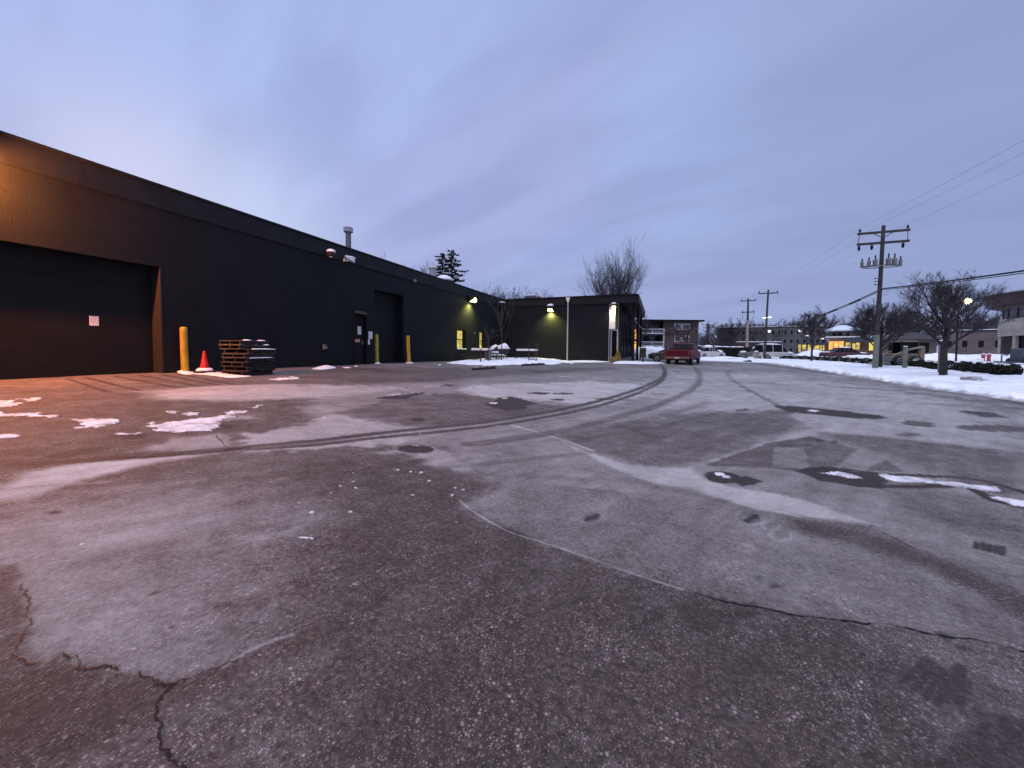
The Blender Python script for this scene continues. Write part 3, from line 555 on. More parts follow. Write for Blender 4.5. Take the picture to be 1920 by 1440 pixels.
# dock doors
def sect_door(y0, y1, z1, d, n):
    mb = MB(); z0 = hz(WX, y0)-.3; hs = (z1-z0)/n
    for k in range(n): mb.bbox(WX-d-.05, WX-d+.0, y0+.02, y1-.02, z0+k*hs+.003, z0+(k+1)*hs-.003, .006)
    mb.box(WX-d-.09, WX-d-.052, y0, y1, z0, z1)
    return mb.build('dock_door', M['door'], bld)
d1 = sect_door(-8, 6.3, 3.42, .40, 6); d2 = sect_door(14.5, 16.7, 4.06, .40, 8)
MB().box(WX-.39, WX+.004, 6.262, 6.297, .3, 3.417).build('jamb_shade_lining', M['black'], d1)  # black sheet added over the jamb, standing in for shade there
pd = MB().bbox(WX-.14, WX-.09, 13.24, 13.91, .4, 2.74, .015).build('entrance_door', M['door'], bld)
MB().tube([(WX-.09, 13.80, 1.58), (WX-.02, 13.80, 1.58), (WX-.02, 13.68, 1.58)], .012, 6).box(WX-.089, WX-.075, 13.77, 13.83, 1.48, 1.68).build('handle', M['galv'], pd)
MB().box(WX+.002, WX+.03, 13.18, 13.218, .4, 2.80).box(WX+.002, WX+.03, 13.932, 13.98, .4, 2.80).box(WX+.002, WX+.03, 13.22, 13.93, 2.753, 2.80).build('frame', M['trim'], pd)
MB().add([(WX+.035, 13.15, 2.86), (WX+.25, 13.30, 2.82), (WX+.25, 13.85, 2.82), (WX+.035, 14.0, 2.86), (WX+.035, 13.3, 2.98), (WX+.035, 13.85, 2.98)], [(0, 1, 4), (1, 2, 5, 4), (2, 3, 5), (3, 2, 1, 0)]).build('hood', M['black'], pd)
# windows lit from inside
def window(y0, y1, z0, z1):
    w = MB().box(WX-.30, WX-.27, y0, y1, z0, z1).build('window', M['litY'], bld)
    mb = MB()
    for a, b, c_, d in ((y0, y0+.06, z0, z1), (y1-.06, y1, z0, z1), (y0+.06, y1-.06, z0, z0+.06), (y0+.06, y1-.06, z1-.06, z1), (y0+.06, y1-.06, (z0+z1)/2-.03, (z0+z1)/2+.03)): mb.box(WX-.268, WX-.23, a, b, c_, d)
    mb.build('frame', M['trim'], w)
    MB().bbox(WX-.22, WX+.06, y0+.003, y1-.003, z0+.003, z0+.055, .02).build('sill', M['snow'], w)
window(22.35, 23.6, 1.33, 2.64); window(25.72, 26.72, 1.34, 2.66)
for yy, zz in ((7.9, 0), ): pass
# small fittings that belong to the wall
MB().lathe([(.05, 0), (.09, .05), (.09, .12), (.05, .16)], (WX+.02, 17.54, 4.96), 10, 'x').build('wall_sensor', M['grey'], bld)
MB().bbox(WX+.002, WX+.10, 11.50, 11.64, 1.27, 1.46, .02).lathe([(.04, 0), (.04, .10)], (WX+.1, 11.57, 1.33), 8, 'x').build('outlet_box', M['galv'], bld)
MB().bbox(WX+.002, WX+.04, 14.05, 14.15, 1.50, 1.74, .01).build('keypad', M['paper'], bld)
MB().bbox(WX+.002, WX+.06, 24.85, 24.97, 2.45, 2.57, .01).build('conduit_box', M['grey'], bld)
# downpipes
def downpipe(x, y, z0, z1, m, head=True):
    mb = MB().tube([(x, y, z0+.12), (x, y, z1)], .055, 8)
    mb.tube([(x, y, z0+.16), (x, y, z0+.06), (x, y-.16, z0+.02)], .06, 8)
    dp = mb.build('downspout', m, bld)
    if head: MB().add([(x-.16, y-.14, z1+.36), (x+.16, y-.14, z1+.36), (x+.16, y+.10, z1+.36), (x-.16, y+.10, z1+.36), (x-.06, y-.06, z1), (x+.06, y-.06, z1), (x+.06, y+.06, z1), (x-.06, y+.06, z1)], [(0, 1, 2, 3), (7, 6, 5, 4), (0, 4, 5, 1), (1, 5, 6, 2), (2, 6, 7, 3), (3, 7, 4, 0)]).build('collector_head', M['white'], dp)
downpipe(-6.75, YB-.28, .45, TOP-.36, M['lgrey']); 
# entry end of the wing: recessed olive wall, white door, glazed side under the overhanging roof
MB().box(WX+.1, -1.60, YB+.0, 45.4, TOP-.015, TOP+.022).build('roof', M['roof'], bld)
MB().box(-1.62, -1.52, YB-.003, 45.4, TOP-.42, TOP+.10).box(-3.55, -1.62, YB+.01, 45.4, TOP-.42, TOP-.02).build('roof_overhang', M['trim'], bld)
MB().box(-1.66, -1.46, YB+.1, 45.3, TOP+.103, TOP+.16).build('roof_snow', M['snow'], bld)
side = MB().box(-3.598, -2.95, YB+.95, YB+1.15, .2, TOP-.42).box(-3.6, -3.4, YB+.003, YB+.95, 2.95, TOP-.42)
ol = side.build('entry_wall', mat('olive_wall', (.20, .18, .07), .8, n=.25, ns=2, bump=.3), bld)
e1 = MB().bbox(-3.57, -3.02, YB+.86, YB+.93, .4, 2.95, .015).build('white_door_panel', M['trim'], bld)
MB().box(-3.56, -3.50, YB+.78, YB+.855, .4, 2.98).box(-3.08, -3.02, YB+.78, YB+.855, .4, 2.98).box(-3.50, -3.08, YB+.78, YB+.855, 2.9, 2.98).build('frame', M['white'], e1)
e1.name = 'side_door'
sg = MB().bbox(-3.60, -3.14, YB-.07, YB-.005, 2.98, 4.62, .02).build('white_panel', M['white'], bld)
MB().tube([(-3.58, YB-.05, .45), (-3.58, YB-.05, 2.98)], .03, 8).tube([(-3.40, YB-.05, .45), (-3.40, YB-.05, 2.98)], .025, 8).build('downspout', M['lgrey'], bld)
# storefront
y0, y1 = YB+1.2, 44.5; gx = -2.9
gl = MB().box(gx-.03, gx, y0, y1, .7, TOP-.44).build('storefront', M['glass'], bld)
mb = MB(); n = 8
for k in range(n+1):
    yy = y0+(y1-y0)*k/n; mb.box(gx+.003, gx+.07, yy-.04, yy+.04, .4, TOP-.44)
for zz in (.72, 2.7, 3.9): mb.box(gx+.003, gx+.05, y0+.05, y1-.05, zz-.03, zz+.03)
mb.build('mullion', M['trim'], gl)
MB().box(gx-.05, gx+.09, y0, y1, .3, .69).build('plinth', M['conc'], bld)
for yy in (YB+.9, 37.5, 44.3): MB().box(-1.98, -1.78, yy-.1, yy+.1, .4, TOP-.423).build('column', M['trim'], bld)
MB().tube([(-1.9, YB+1.0, 3.85), (-1.9, 44.2, 3.85)], .06, 6).tube([(-1.9, YB+1.0, 4.9), (-2.85, YB+4, 4.2)], .04, 6).build('canopy_beam', M['galv'], bld)
# ------------------------------------------------------------------ lamps, cameras, notices
def wall_pack(name, label, cat, p, nrm, m, e, colr, snow=True, group=None, spot=True, scale=1.):
    rz = math.atan2(nrm[1], nrm[0])
    t_ = thing(name, label, cat, p, rz, group); s = scale; o = MB()
    o.add([(0, -.16*s, .14*s), (.20*s, -.14*s, .10*s), (.24*s, -.13*s, -.02*s), (.0, -.16*s, -.16*s), (0, .16*s, .14*s), (.20*s, .14*s, .10*s), (.24*s, .13*s, -.02*s), (0, .16*s, -.16*s)], [(0, 3, 2, 1), (4, 5, 6, 7), (0, 1, 5, 4), (1, 2, 6, 5), (3, 0, 4, 7)]).build('housing', M['black'], t_, world=False)
    MB().add([(.236*s, -.12*s, -.03*s), (.02*s, -.15*s, -.155*s), (.02*s, .15*s, -.155*s), (.236*s, .12*s, -.03*s), (.17*s, -.11*s, -.13*s), (.17*s, .11*s, -.13*s)], [(0, 1, 4), (3, 5, 2), (0, 4, 5, 3), (4, 1, 2, 5)]).build('lens', m, t_, world=False)
    if snow: MB().blob((.11*s, 0, .15*s), (.14*s, .19*s, .10*s), 5, .2, 12, 7, flat=-.02).build('snow_cap', M['snow'], t_, smooth=True, world=False)
    l = pt_light('lamp_light', (.17*s, 0, -.20*s), e, colr, .06, spot=R(135) if m is not M['lampO'] else None, rot=(0, R(22), 0), blend=1.); l.parent = t_
    return t_
YL = (1., .90, .20)
wall_pack('wall_lamp', 'bright yellow wall lamp near the parapet above the lit windows', 'lamp', (WX+.1, 24.1, 4.86), (1, 0), M['lampY'], 700, YL, False, 'lamps on the dark walls', scale=1.5)
wall_pack('wall_lamp', 'snow-capped wall lamp glowing down the front wing between the trees and the downspout', 'lamp', (-8.2, YB-.0, 4.66), (0, -1), M['lampY'], 800, YL, True, 'lamps on the dark walls', scale=1.5)
wall_pack('wall_lamp', 'bright lamp over the white panel at the wing end', 'lamp', (-3.25, YB-.1, 4.72), (0, -1), M['lampW'], 110, (1., .9, .4), True, 'lamps on the dark walls')
wall_pack('wall_lamp', 'orange wall lamp past the left end of the view above the big dock door', 'lamp', (WX+.1, 2.75, 5.12), (1, 0), M['lampO'], 3200, (1., .26, .045), False, 'lamps on the dark walls', scale=1.6)
t_ = [o for o in bpy.data.objects if o.get('label', '').startswith('bright yellow wall lamp')][0]
MB().blob((.30, 0, -.12), (.13, .17, .17), 3, .03, 14, 9).build('globe', lamp_mat('lamp_globe', (1., .95, .25), 14.), t_, smooth=True, world=False)
def camera_unit(label, p, rz):
    t_ = thing('security_camera', label, 'security camera', p, rz, 'cameras under the parapet')
    MB().tube([(0, 0, 0), (.16, 0, -.02), (.2, 0, .05)], .025, 6).lathe([(.07, 0), (.07, .03)], (0, 0, 0), 10, 'x').build('bracket', M['white'], t_, world=False)
    MB().loft([[(x, r*math.cos(a), z+r*math.sin(a)) for a in np.linspace(0, 2*math.pi, 12, endpoint=False)] for x, z, r in ((.08, .14, .06), (.10, .14, .085), (.42, .02, .085), (.44, .013, .07))]).build('housing', M['white'], t_, smooth=True, world=False)
    MB().blob((.26, 0, .15), (.24, .09, .05), 3, .2, 10, 6).build('snow_cap', M['snow'], t_, smooth=True, world=False)
    MB().lathe([(.055, 0), (.05, .012)], (.44, 0, .013), 12, 'x').build('lens', M['glass'], t_, world=False)
camera_unit('white bullet camera tilted down, the right one of the pair under the parapet', (WX+.09, 12.55, 4.98), R(62))
t_ = thing('flood_light', 'snow-topped round flood light, left of the tilted white camera under the parapet', 'flood light', (WX+.09, 11.7, 5.0), 0)
MB().lathe([(.03, 0), (.03, .1)], (0, 0, .0), 8, 'x').lathe([(.05, -.10), (.13, -.06), (.15, .03), (.12, .09), (.04, .12)], (.20, 0, 0), 14).build('housing', M['black'], t_, world=False)
MB().blob((.20, 0, .10), (.18, .17, .10), 9, .2, 12, 7, flat=-.03).build('snow_cap', M['snow'], t_, smooth=True, world=False)
MB().blob((.20, 0, -.09), (.07, .07, .05), 9, .02, 10, 6).build('lens', M['lgrey'], t_, smooth=True, world=False)
t_ = thing('corner_light', 'flat snow-covered light fixture in the corner where wall and wing meet', 'light fixture', (WX+.09, 29.3, 5.15), 0)
MB().bbox(0, .42, -.16, .16, -.05, .03, .02).build('housing', M['black'], t_, world=False); MB().blob((.2, 0, .04), (.27, .2, .09), 2, .2, 12, 7, flat=-.01).build('snow_cap', M['snow'], t_, smooth=True, world=False)
MB().tube([(.05, .3, .05), (.10, .34, -.4), (.06, .36, -.9)], .03, 6).build('conduit', M['grey'], t_, world=False)
def notice(label, y, z, w, h, m, x=WX+.004, name='notice'):
    mb = MB().bbox(x, x+.008, y-w/2, y+w/2, z-h/2, z+h/2, .004); return tag(mb.build(name, m, None), label, 'notice')
notice('white notice sheet taped on the big left dock door', 5.12, 1.92, .17, .23, M['paper'], WX-.398)
notice('white sign on the wall between the small door and the second dock door', 14.22, 1.93, .26, .34, M['paper'])
notice('white safety sheet high on the small entrance door', 13.62, 2.12, .22, .36, M['paper'], WX-.088)
notice('small red and white notice lower on the small entrance door', 13.50, 1.66, .30, .13, M['pinkp'], WX-.088)
# roof things
t_ = thing('exhaust_pipe', 'tall metal exhaust stack with a cap on the long roof', 'vent', (-14.4, 15.0, TOP)); 
MB().lathe([(.13, 0), (.13, 1.62)], (0, 0, 0), 14).lathe([(.16, 0), (.14, .12)], (0, 0, 0), 14).build('pipe', M['galv'], t_, smooth=False, world=False)
MB().lathe([(.14, 1.52), (.22, 1.56), (.22, 1.74), (.23, 1.745), (.20, 1.79), (.10, 1.82)], (0, 0, 0), 14).build('cap', M['lgrey'], t_, world=False)
p = D(811, 520, 32); t_ = thing('roof_duct', 'pale square duct on the roof beside the spruces', 'vent', (p.x, p.y, TOP)); MB().bbox(-.22, .22, -.22, .22, 0, p.z-TOP+.75, .02).build('duct', M['lgrey'], t_, world=False); MB().bbox(-.28, .28, -.28, .28, p.z-TOP+.754, p.z-TOP+.84, .03).build('hood', M['white'], t_, world=False)
p = D(832, 524, 31); t_ = thing('roof_ventilator', 'low snow-covered roof ventilator next to the pale duct', 'vent', (p.x, p.y, TOP)); MB().lathe([(.4, 0), (.45, p.z-TOP-.1)], (0, 0, 0), 14).build('curb', M['grey'], t_, world=False); MB().blob((0, 0, p.z-TOP-.1), (.8, .6, .42), 4, .15, 14, 8, flat=-.02).build('snow_cap', M['snow'], t_, smooth=True, world=False)
p = D(1001, 566, 41); t_ = thing('rooftop_unit', 'grey boxy air conditioner on the flat wing roof', 'air conditioner', (p.x, p.y, TOP)); hh_ = p.z-TOP+.62
mb = MB().bbox(-.85, .30, -.6, .6, .05, hh_, .03).bbox(.31, .68, -.55, .55, .05, hh_-.08, .03)
mb.build('cabinet', M['galv'], t_, world=False)
for k in range(8): MB().box(-.75+k*.13, -.69+k*.13, -.612, -.602, .2, hh_-.12).build('louvre', M['trim'], t_, world=False)
MB().bbox(-.8, .28, -.58, .58, hh_+.002, hh_+.07, .04).build('snow_cap', M['snow'], t_, world=False)

# ------------------------------------------------------------------ things in the lot
def bollard(label, px, py, w, h, lean=0):
    p = G(px, py); t_ = thing('bollard', label, 'bollard', (p[0], p[1], p[2]), 0, 'yellow bollards beside the dock doors'); t_.rotation_euler = (0, lean, 0)
    MB().lathe([(w, -.2), (w, h-.05), (w*.92, h-.015), (w*.6, h), (.01, h+.005)], (0, 0, 0), 20).build('post', M['yellow'], t_, smooth=False, world=False)
    MB().blob((0, 0, -.02), (w*2.2, w*2., .09), int(px), .4, 16, 7, flat=-.02).build('snow_heap', M['snow'], t_, smooth=True, world=False)
bollard('thick yellow bollard left of the orange cone, by the big dock door', 347, 699, .085, 1.26, -.02)
bollard('yellow bollard in front of the second dock door, the left one there', 706.5, 682, .10, 1.40, -.02)
bollard('yellow bollard past the second dock door, leaning slightly, on open wall', 767, 681, .09, 1.40, -.05)
p = G(384, 700); t_ = thing('traffic_cone', 'orange traffic cone standing in a small snow heap', 'cone', (p[0], p[1], p[2]+.03))
MB().lathe([(.115, .04), (.11, .06), (.045, .48), (.034, .57), (.028, .58), (.02, .582)], (0, 0, 0), 20).build('cone', M['orange'], t_, smooth=False, world=False)
MB().bbox(-.19, .19, -.19, .19, -.02, .04, .02).build('base', M['black'], t_, world=False)
MB().lathe([(.20, .042), (.19, .08), (.165, .10), (.13, .12)], (0, 0, 0), 16).build('snow_ring', M['snow'], t_, smooth=True, world=False)
def snow_patch(name, label, pts, h, seed, amp=.5):       # heap of snow with an outline taken on the ground
    P = np.array([G(*q)[:2] for q in smooth_pts(pts+[pts[0]], 5)[:-1]]); c_ = P.mean(0); vs = []; fs = []; nr = 9; n = len(P)
    for k in range(nr+1):
        u = k/nr
        for i, q in enumerate(P):
            r_ = 1-u; w = c_+(q-c_)*r_*(1+.07*noise.noise(Vector((q[0]*2.3, q[1]*2.3, seed)))*1.5)
            z = hz(*w)-.02+(h*(1-(1-u)**2.2)**.6)*(1+amp*noise.noise(Vector((w[0]*1.6, w[1]*1.6, seed)))+.5*amp*noise.noise(Vector((w[0]*5, w[1]*5, seed)))) if k else hz(*w)-.03
            vs.append((w[0], w[1], z))
    for k in range(nr):
        for i in range(n): fs.append((k*n+i, k*n+(i+1) % n, (k+1)*n+(i+1) % n, (k+1)*n+i))
    o = MB().add(vs, fs).build(name, M['snow'], None, smooth=True); o['kind'] = 'structure'; return o
snow_patch('snow_bank', '', [(835, 681), (870, 678), (905, 675), (960, 672), (1000, 672), (1040, 673), (1060, 676), (1052, 680), (1010, 683), (960, 684), (905, 685.5), (860, 684)], .26, 1)
snow_patch('snow_bank', '', [(1048, 679), (1065, 675.5), (1090, 676), (1140, 677), (1140, 679), (1090, 680), (1060, 681)], .09, 3)
snow_patch('snow_bank', '', [(332, 699), (360, 696), (400, 697), (430, 700), (470, 703), (480, 706), (440, 709), (400, 705), (370, 702), (335, 702)], .05, 5)
snow_patch('snow_bank', '', [(505, 706), (545, 704.5), (572, 707), (560, 710), (520, 711)], .02, 6)
snow_patch('snow_bank', '', [(582, 692), (600, 688), (625, 688), (630, 690), (600, 693)], .10, 7, .8)
for k, (a, b) in enumerate(((640, 660), (663, 672), (820, 828), (1068, 1075))): snow_patch('snow_bank', '', [(a, 689-k*2.4), ((a+b)/2, 688-k*2.4), (b, 689-k*2.5), ((a+b)/2, 690-k*2.4)], .04, 9+k)
snow_patch('snow_bank', '', [(1010, 681), (1040, 677), (1070, 676.5), (1048, 682), (1030, 684)], .10, 15)
# pallets, each one a thing
def pallet(label, p, rz, w, d, m, snow):
    t_ = thing('wooden_pallet', label, 'pallet', p, rz, 'pallets stacked against the dark wall'); mb = MB(); rg = random.Random(label)
    for k in range(6): x = -w/2+(w-.11)*k/5+.055; mb.box(x-.055+rg.uniform(-.012, .012), x+.055, -d/2+rg.uniform(-.02, .02), d/2+rg.uniform(-.02, .02), .097, .116)
    mb.build('deck_boards', m, t_, world=False)
    mb = MB()
    for k in range(3): y = -d/2+.05+(d-.1)*k/2; mb.box(-w/2, w/2, y-.02, y+.02, .0205, .0968)
    mb.build('stringers', M['wood3'], t_, world=False)
    mb = MB()
    for x in (-w/2+.05, 0, w/2-.05): mb.box(x-.05, x+.05, -d/2, d/2, 0, .0205)
    mb.build('bottom_boards', m, t_, world=False)
    if snow:
        for a, b in snow: MB().blob(((a+b)/2, -d/2+.02, .118), ((b-a)/2, .05, .022), int(a*50)+3, .3, 14, 6, flat=-.01).build('snow_strip', M['snow'], t_, smooth=True, world=False)
p0 = G(459, 705); zz = p0[2]
WORDS = ['lowest pallet of the stack, resting on the asphalt', 'second pallet from the bottom of the stack', 'third pallet from the bottom of the stack', 'fourth pallet of the stack with a snow line on its right end', 'fifth pallet of the stack, jutting toward the right', 'sixth pallet of the stack, snow on its front edge', 'next to topmost greyish pallet of the stack', 'topmost weathered pallet of the stack, tilted under snow']
for k in range(8):
    w = .84 if k < 6 else .78
    pallet(WORDS[k], (p0[0]+(-.02, .03, .0, .03, .02, .05, -.06, -.08)[k]-.44, p0[1]+.40+(.0, .03, -.02, .02, .0, .04, -.05, -.04)[k], zz+.005+k*.118), R(90+(-2, 3, -1, 4, 1, 5, -3, -1)[k]), w, .92, (M['wood3'], M['wood'], M['wood3'], M['wood'], M['wood2'], M['wood'], M['wood2'], M['wood2'])[k], [None, None, None, [(-.4, .4)], None, [(-.4, .44)], [(.22, .4)], [(-.35, -.1), (.05, .3)]][k])
# black rubber wheel stops
def stop_(label, px0, py0, px1, py1):
    a, b = G(px0, py0), G(px1, py1); L_ = math.hypot(b[0]-a[0], b[1]-a[1]); c_ = (a+b)/2
    t_ = thing('wheel_stop', label, 'wheel stop', tuple(c_), math.atan2(b[1]-a[1], b[0]-a[0]), 'black wheel stops on the asphalt')
    MB().loft([[(x, -.08, 0), (x, -.05, .095), (x, .05, .095), (x, .08, 0)] for x in (-L_/2, L_/2)]).build('body', M['black'], t_, world=False)
    for k in range(3): x = -L_/2+L_*(k+.6)/3.2; MB().blob((x, .03, .10), (L_/16, .05, .025), k+3, .3, 10, 6, flat=-.01).build('snow_tuft', M['lgrey'], t_, smooth=True, world=False)
stop_('black wheel stop nearer to the camera, left of the other', 887, 694.5, 927, 691)
stop_('black wheel stop at the edge of the snow bed', 979, 686, 1019, 684)
# snow bed: tables, chairs, grill, saplings
def P_at(px, py): q = G(px, py); return q
def table(label, px, py, w, d, rz, h=.62, sx=0):
    p = G(px, py); t_ = thing('picnic_table', label, 'table', tuple(p), rz, 'snowed-in tables by the wall')
    MB().bbox(-w/2, w/2, -d/2, d/2, h-.05, h, .01).build('tabletop', M['black'], t_, world=False)
    mb = MB().bbox(-w/2-.02, w/2+.02, -d/2-.02, d/2+.02, h+.002, h+.13, .05); mb.build('snow_cover', M['snow'], t_, smooth=False, world=False)
    for sx in (-1, 1):
        for sy in (-1, 1): MB().tube([(sx*(w/2-.1), sy*(d/2-.08), h-.05), (sx*(w/2-.04), sy*(d/2-.04), -.1)], .025, 6).build('leg', M['black'], t_, world=False)
    for sy in (-1, 1): MB().box(-w/2+.05, w/2-.05, sy*(d/2+.22)-.12, sy*(d/2+.22)+.12, .33, .37).build('bench_seat', M['black'], t_, world=False)
table('snow-covered dark table under the second lit window', 903, 680, 1.05, .7, R(5), .74)
table('snow-covered table standing alone left of the downspout', 988, 679, 1.30, .75, 0, .78)
p = G(922, 680); t_ = thing('snowy_bench', 'low dark bench with a strip of snow between table and grill', 'bench', tuple(p), 0)
MB().bbox(-.4, .4, -.2, .2, .55, .60, .01).build('seat', M['black'], t_, world=False); MB().bbox(-.4, .4, -.2, .2, .602, .70, .04).build('snow_cover', M['snow'], t_, world=False)
for sx in (-.34, .34): MB().tube([(sx, 0, .55), (sx, 0, -.1)], .03, 6).build('leg', M['black'], t_, world=False)
p = G(937, 679.5); t_ = thing('grill', 'round snow-domed barbecue grill behind the tallest sapling', 'grill', tuple(p), 0)
MB().blob((0, 0, .72), (.62, .45, .36), 12, .15, 16, 9).build('body', M['black'], t_, smooth=True, world=False)
MB().blob((-.28, 0, .82), (.36, .40, .30), 3, .2, 16, 9, flat=.0).blob((.24, 0, .86), (.40, .42, .34), 5, .2, 16, 9, flat=.0).build('snow_cap', M['snow'], t_, smooth=True, world=False)
for sx, sy in ((-.35, -.2), (.35, -.2), (-.35, .2), (.35, .2)): MB().tube([(sx, sy, .6), (sx*1.1, sy*1.1, -.1)], .03, 6).build('leg', M['galv'], t_, world=False)
MB().box(-.62, .62, -.50, -.46, .40, .47).build('shelf', M['lgrey'], t_, world=False); MB().bbox(-.5, .5, -.62, -.46, .472, .53, .02).build('shelf_snow', M['snow'], t_, world=False)
p = G(915.5, 680.5); t_ = thing('grey_bin', 'slim grey bin standing among the saplings', 'bin', tuple(p), 0); MB().bbox(-.16, .16, -.16, .16, -.1, .72, .03).build('bin_body', M['grey'], t_, world=False); MB().bbox(-.18, .18, -.18, .18, .722, .78, .03).build('lid', M['galv'], t_, world=False)
# ------------------------------------------------------------------ bare trees
def bare(name, label, loc, h, seed, trunk=.3, r0=.12, spread=.55, n1=9, levels=4, crown_w=.5, mt=None, mc=None, group=None, twr=.008, up_=.25, fan=False, lk=1., cat='tree', kids=(5, 5, 4), vis_th=None, segs=4):
    rg = random.Random(seed); t_ = thing(name, label, cat, tuple(loc), 0, group); tr, cw = MB(), MB(); H0 = h
    def limb(p, d, L_, r, lv):
        pts = [p]; rs = [r]; n = segs if lv < 3 else 3; q = p.copy(); dd = d.copy()
        for k in range(n):
            dd = (dd+Vector((rg.gauss(0, .13), rg.gauss(0, .13), rg.gauss(0, .08)+up_*.35))).normalized(); q = q+dd*(L_/n); pts.append(q.copy()); rs.append(max(twr*.6, r*(1-.75*(k+1)/n)))
        (tr if lv <= 1 else cw).tube(pts, rs, 5 if lv <= 1 else 3, cap=False)
        if lv >= levels: return
        for k in range(kids[min(lv-1, len(kids)-1)]):
            f_ = rg.uniform(.25, 1.); i = min(int(f_*n), n-1); a = pts[i].lerp(pts[i+1], f_*n-i)
            e = (pts[i+1]-pts[i]).normalized(); sd = Vector((rg.gauss(0, 1), rg.gauss(0, 1), rg.gauss(0, .6))); sd = (sd-e*sd.dot(e)).normalized()
            limb(a, (e*.85+sd*spread+Vector((0, 0, up_*.5))).normalized(), L_*rg.uniform(.38, .62), max(twr, r*.48*(1-.4*f_)), lv+1)
    th = trunk*h; base_ = Vector((0, 0, 0))
    if fan: tr.tube([(0, 0, -.2), (0, 0, th*.5), (0, 0, th)], [r0*1.3, r0, r0*.9], 8)
    else:
        top_ = h*.72; pts = [(0, 0, -.2), (0, 0, .0), (rg.gauss(0, .02)*h*.1, rg.gauss(0, .02)*h*.1, th)]+[(rg.gauss(0, .02)*h, rg.gauss(0, .02)*h, th+(top_-th)*k/3) for k in (1, 2, 3)]
        tr.tube(pts, [r0*1.35, r0*1.15, r0*.85, r0*.6, r0*.35, r0*.15], 8)
    for k in range(n1):
        a = k*2.4+rg.uniform(-.3, .3); z = th*rg.uniform(.9, 1.0) if fan else th*.85+(h*.62-th*.85)*(k/n1)
        tilt = (crown_w*(.15+.95*math.sqrt((k+.5)/n1)) if fan else crown_w*(1.25-.55*k/n1))
        d = Vector((math.cos(a)*math.sin(tilt), math.sin(a)*math.sin(tilt), math.cos(tilt)))
        L_ = lk*(h-z)*(.80 if fan else .62+.12*rg.random())*(1 if not fan else (1-.12*tilt))
        limb(Vector((0, 0, z)), d, L_, r0*(.42 if fan else .45), 1)
    tr.build('trunk', mt or M['bark'], t_, world=False); cw.build('crown', mc or M['twig'], t_, world=False); return t_
p = G(940.5, 681); bare('young_tree', 'tall thin sapling against the wall corner, the tallest in the snow bed', p, 4.3, 3, .30, .035, .5, 6, 3, .45, M['bark2'], M['bark2'], 'saplings in the snow bed', .009, .5, kids=(4, 3))
p = G(915.5, 681.5); bare('young_tree', 'short sapling with spreading top in front of the grey bin', p, 2.35, 5, .66, .03, .7, 6, 3, .9, M['bark2'], M['bark2'], 'saplings in the snow bed', .008, .2, kids=(3, 3))
for k, (px, py, h, lab) in enumerate(((901, 682, 1.0, 'bare stake-like stem in front of the left snowy table'), (991.5, 681, 1.45, 'thin stem in front of the lone snowy table'), (1005, 681, 1.5, 'pale thin stem just right of the lone snowy table'))):
    p = G(px, py); bare('thin_sapling', lab, p, h, 20+k, .8, .03, .5, 3, 2, .6, M['bark'] if k != 2 else M['bark2'], M['bark2'], 'saplings in the snow bed', .008, .3, kids=(2,))
def shrub(label, p, w, h, seed, m, n=260, s=.05, name='evergreen_shrub', snow=0, cat='shrub', cone=False, group=None):
    t_ = thing(name, label, cat, tuple(p), 0, group); rg = random.Random(seed); mb, st = MB(), MB()
    for k in range(9): a = rg.uniform(0, 6.3); st.tube([(0, 0, -.05), (math.cos(a)*w*.2, math.sin(a)*w*.2, h*.4), (math.cos(a)*w*.35, math.sin(a)*w*.35, h*.75)], [.02, .014, .006], 4)
    st.build('stems', M['bark'], t_, world=False)
    for k in range(n):
        z = rg.random()**.8; rr = w/2*((1-z)**.8 if cone else math.sqrt(max(0, 1-(2*z-.85)**2*.75)))*rg.uniform(.55, 1.03); a = rg.uniform(0, 6.3)
        c_ = Vector((rr*math.cos(a), rr*math.sin(a), z*h)); d1 = Vector((rg.gauss(0, 1), rg.gauss(0, 1), rg.gauss(0, 1))).normalized()*s; d2 = d1.orthogonal().normalized()*s*.7; d3 = d1.cross(d2).normalized()*s*.5
        mb.add([c_-d1, c_-d2, c_+d1, c_+d2, c_+d3], [(0, 1, 4), (1, 2, 4), (2, 3, 4), (3, 0, 4)])
    mb.build('foliage', m, t_, world=False)
    if snow:
        sb = MB()
        for k in range(snow): a = rg.uniform(0, 6.3); r_ = rg.uniform(0, w*.33); sb.blob((r_*math.cos(a), r_*math.sin(a), h*rg.uniform(.86, .98)), (w*.16, w*.13, h*.08), seed+k, .3, 8, 5)
        sb.build('snow_cap', M['snow'], t_, smooth=True, world=False)
    return t_
ys = mat('lamplit_evergreen', (.35, .26, .05), .8, n=.4, ns=9)  # yellow lamp light is put into the foliage colour
shrub('small cone-shaped evergreen at the wing end, lit yellow by the lamp', G(1158, 678), .62, .95, 4, ys, 420, .05, cone=True)
shrub('low yellowish ball shrub left of the cone-shaped evergreen', G(1150, 679), .42, .38, 6, ys, 160, .05)
snow_patch('snow_bank', '', [(1146, 680), (1160, 677), (1200, 678), (1235, 679), (1250, 681), (1225, 683), (1180, 682.5), (1150, 682)], .10, 21)
# letter box on a post
p = G(1205.5, 680.5); t_ = thing('drop_box', 'black box on a short post beside the wing entrance', 'drop box', tuple(p), R(-5))
MB().bbox(-.20, .20, -.17, .17, .38, 1.12, .03).build('box', M['black'], t_, world=False); MB().tube([(0, 0, -.1), (0, 0, .38)], .05, 8).build('post', M['black'], t_, world=False)
MB().bbox(-.19, .19, -.16, .16, 1.122, 1.17, .03).build('snow_cap', M['snow'], t_, world=False)
MB().box(-.12, .12, -.175, -.171, .86, .90).build('slot', M['trim'], t_, world=False)
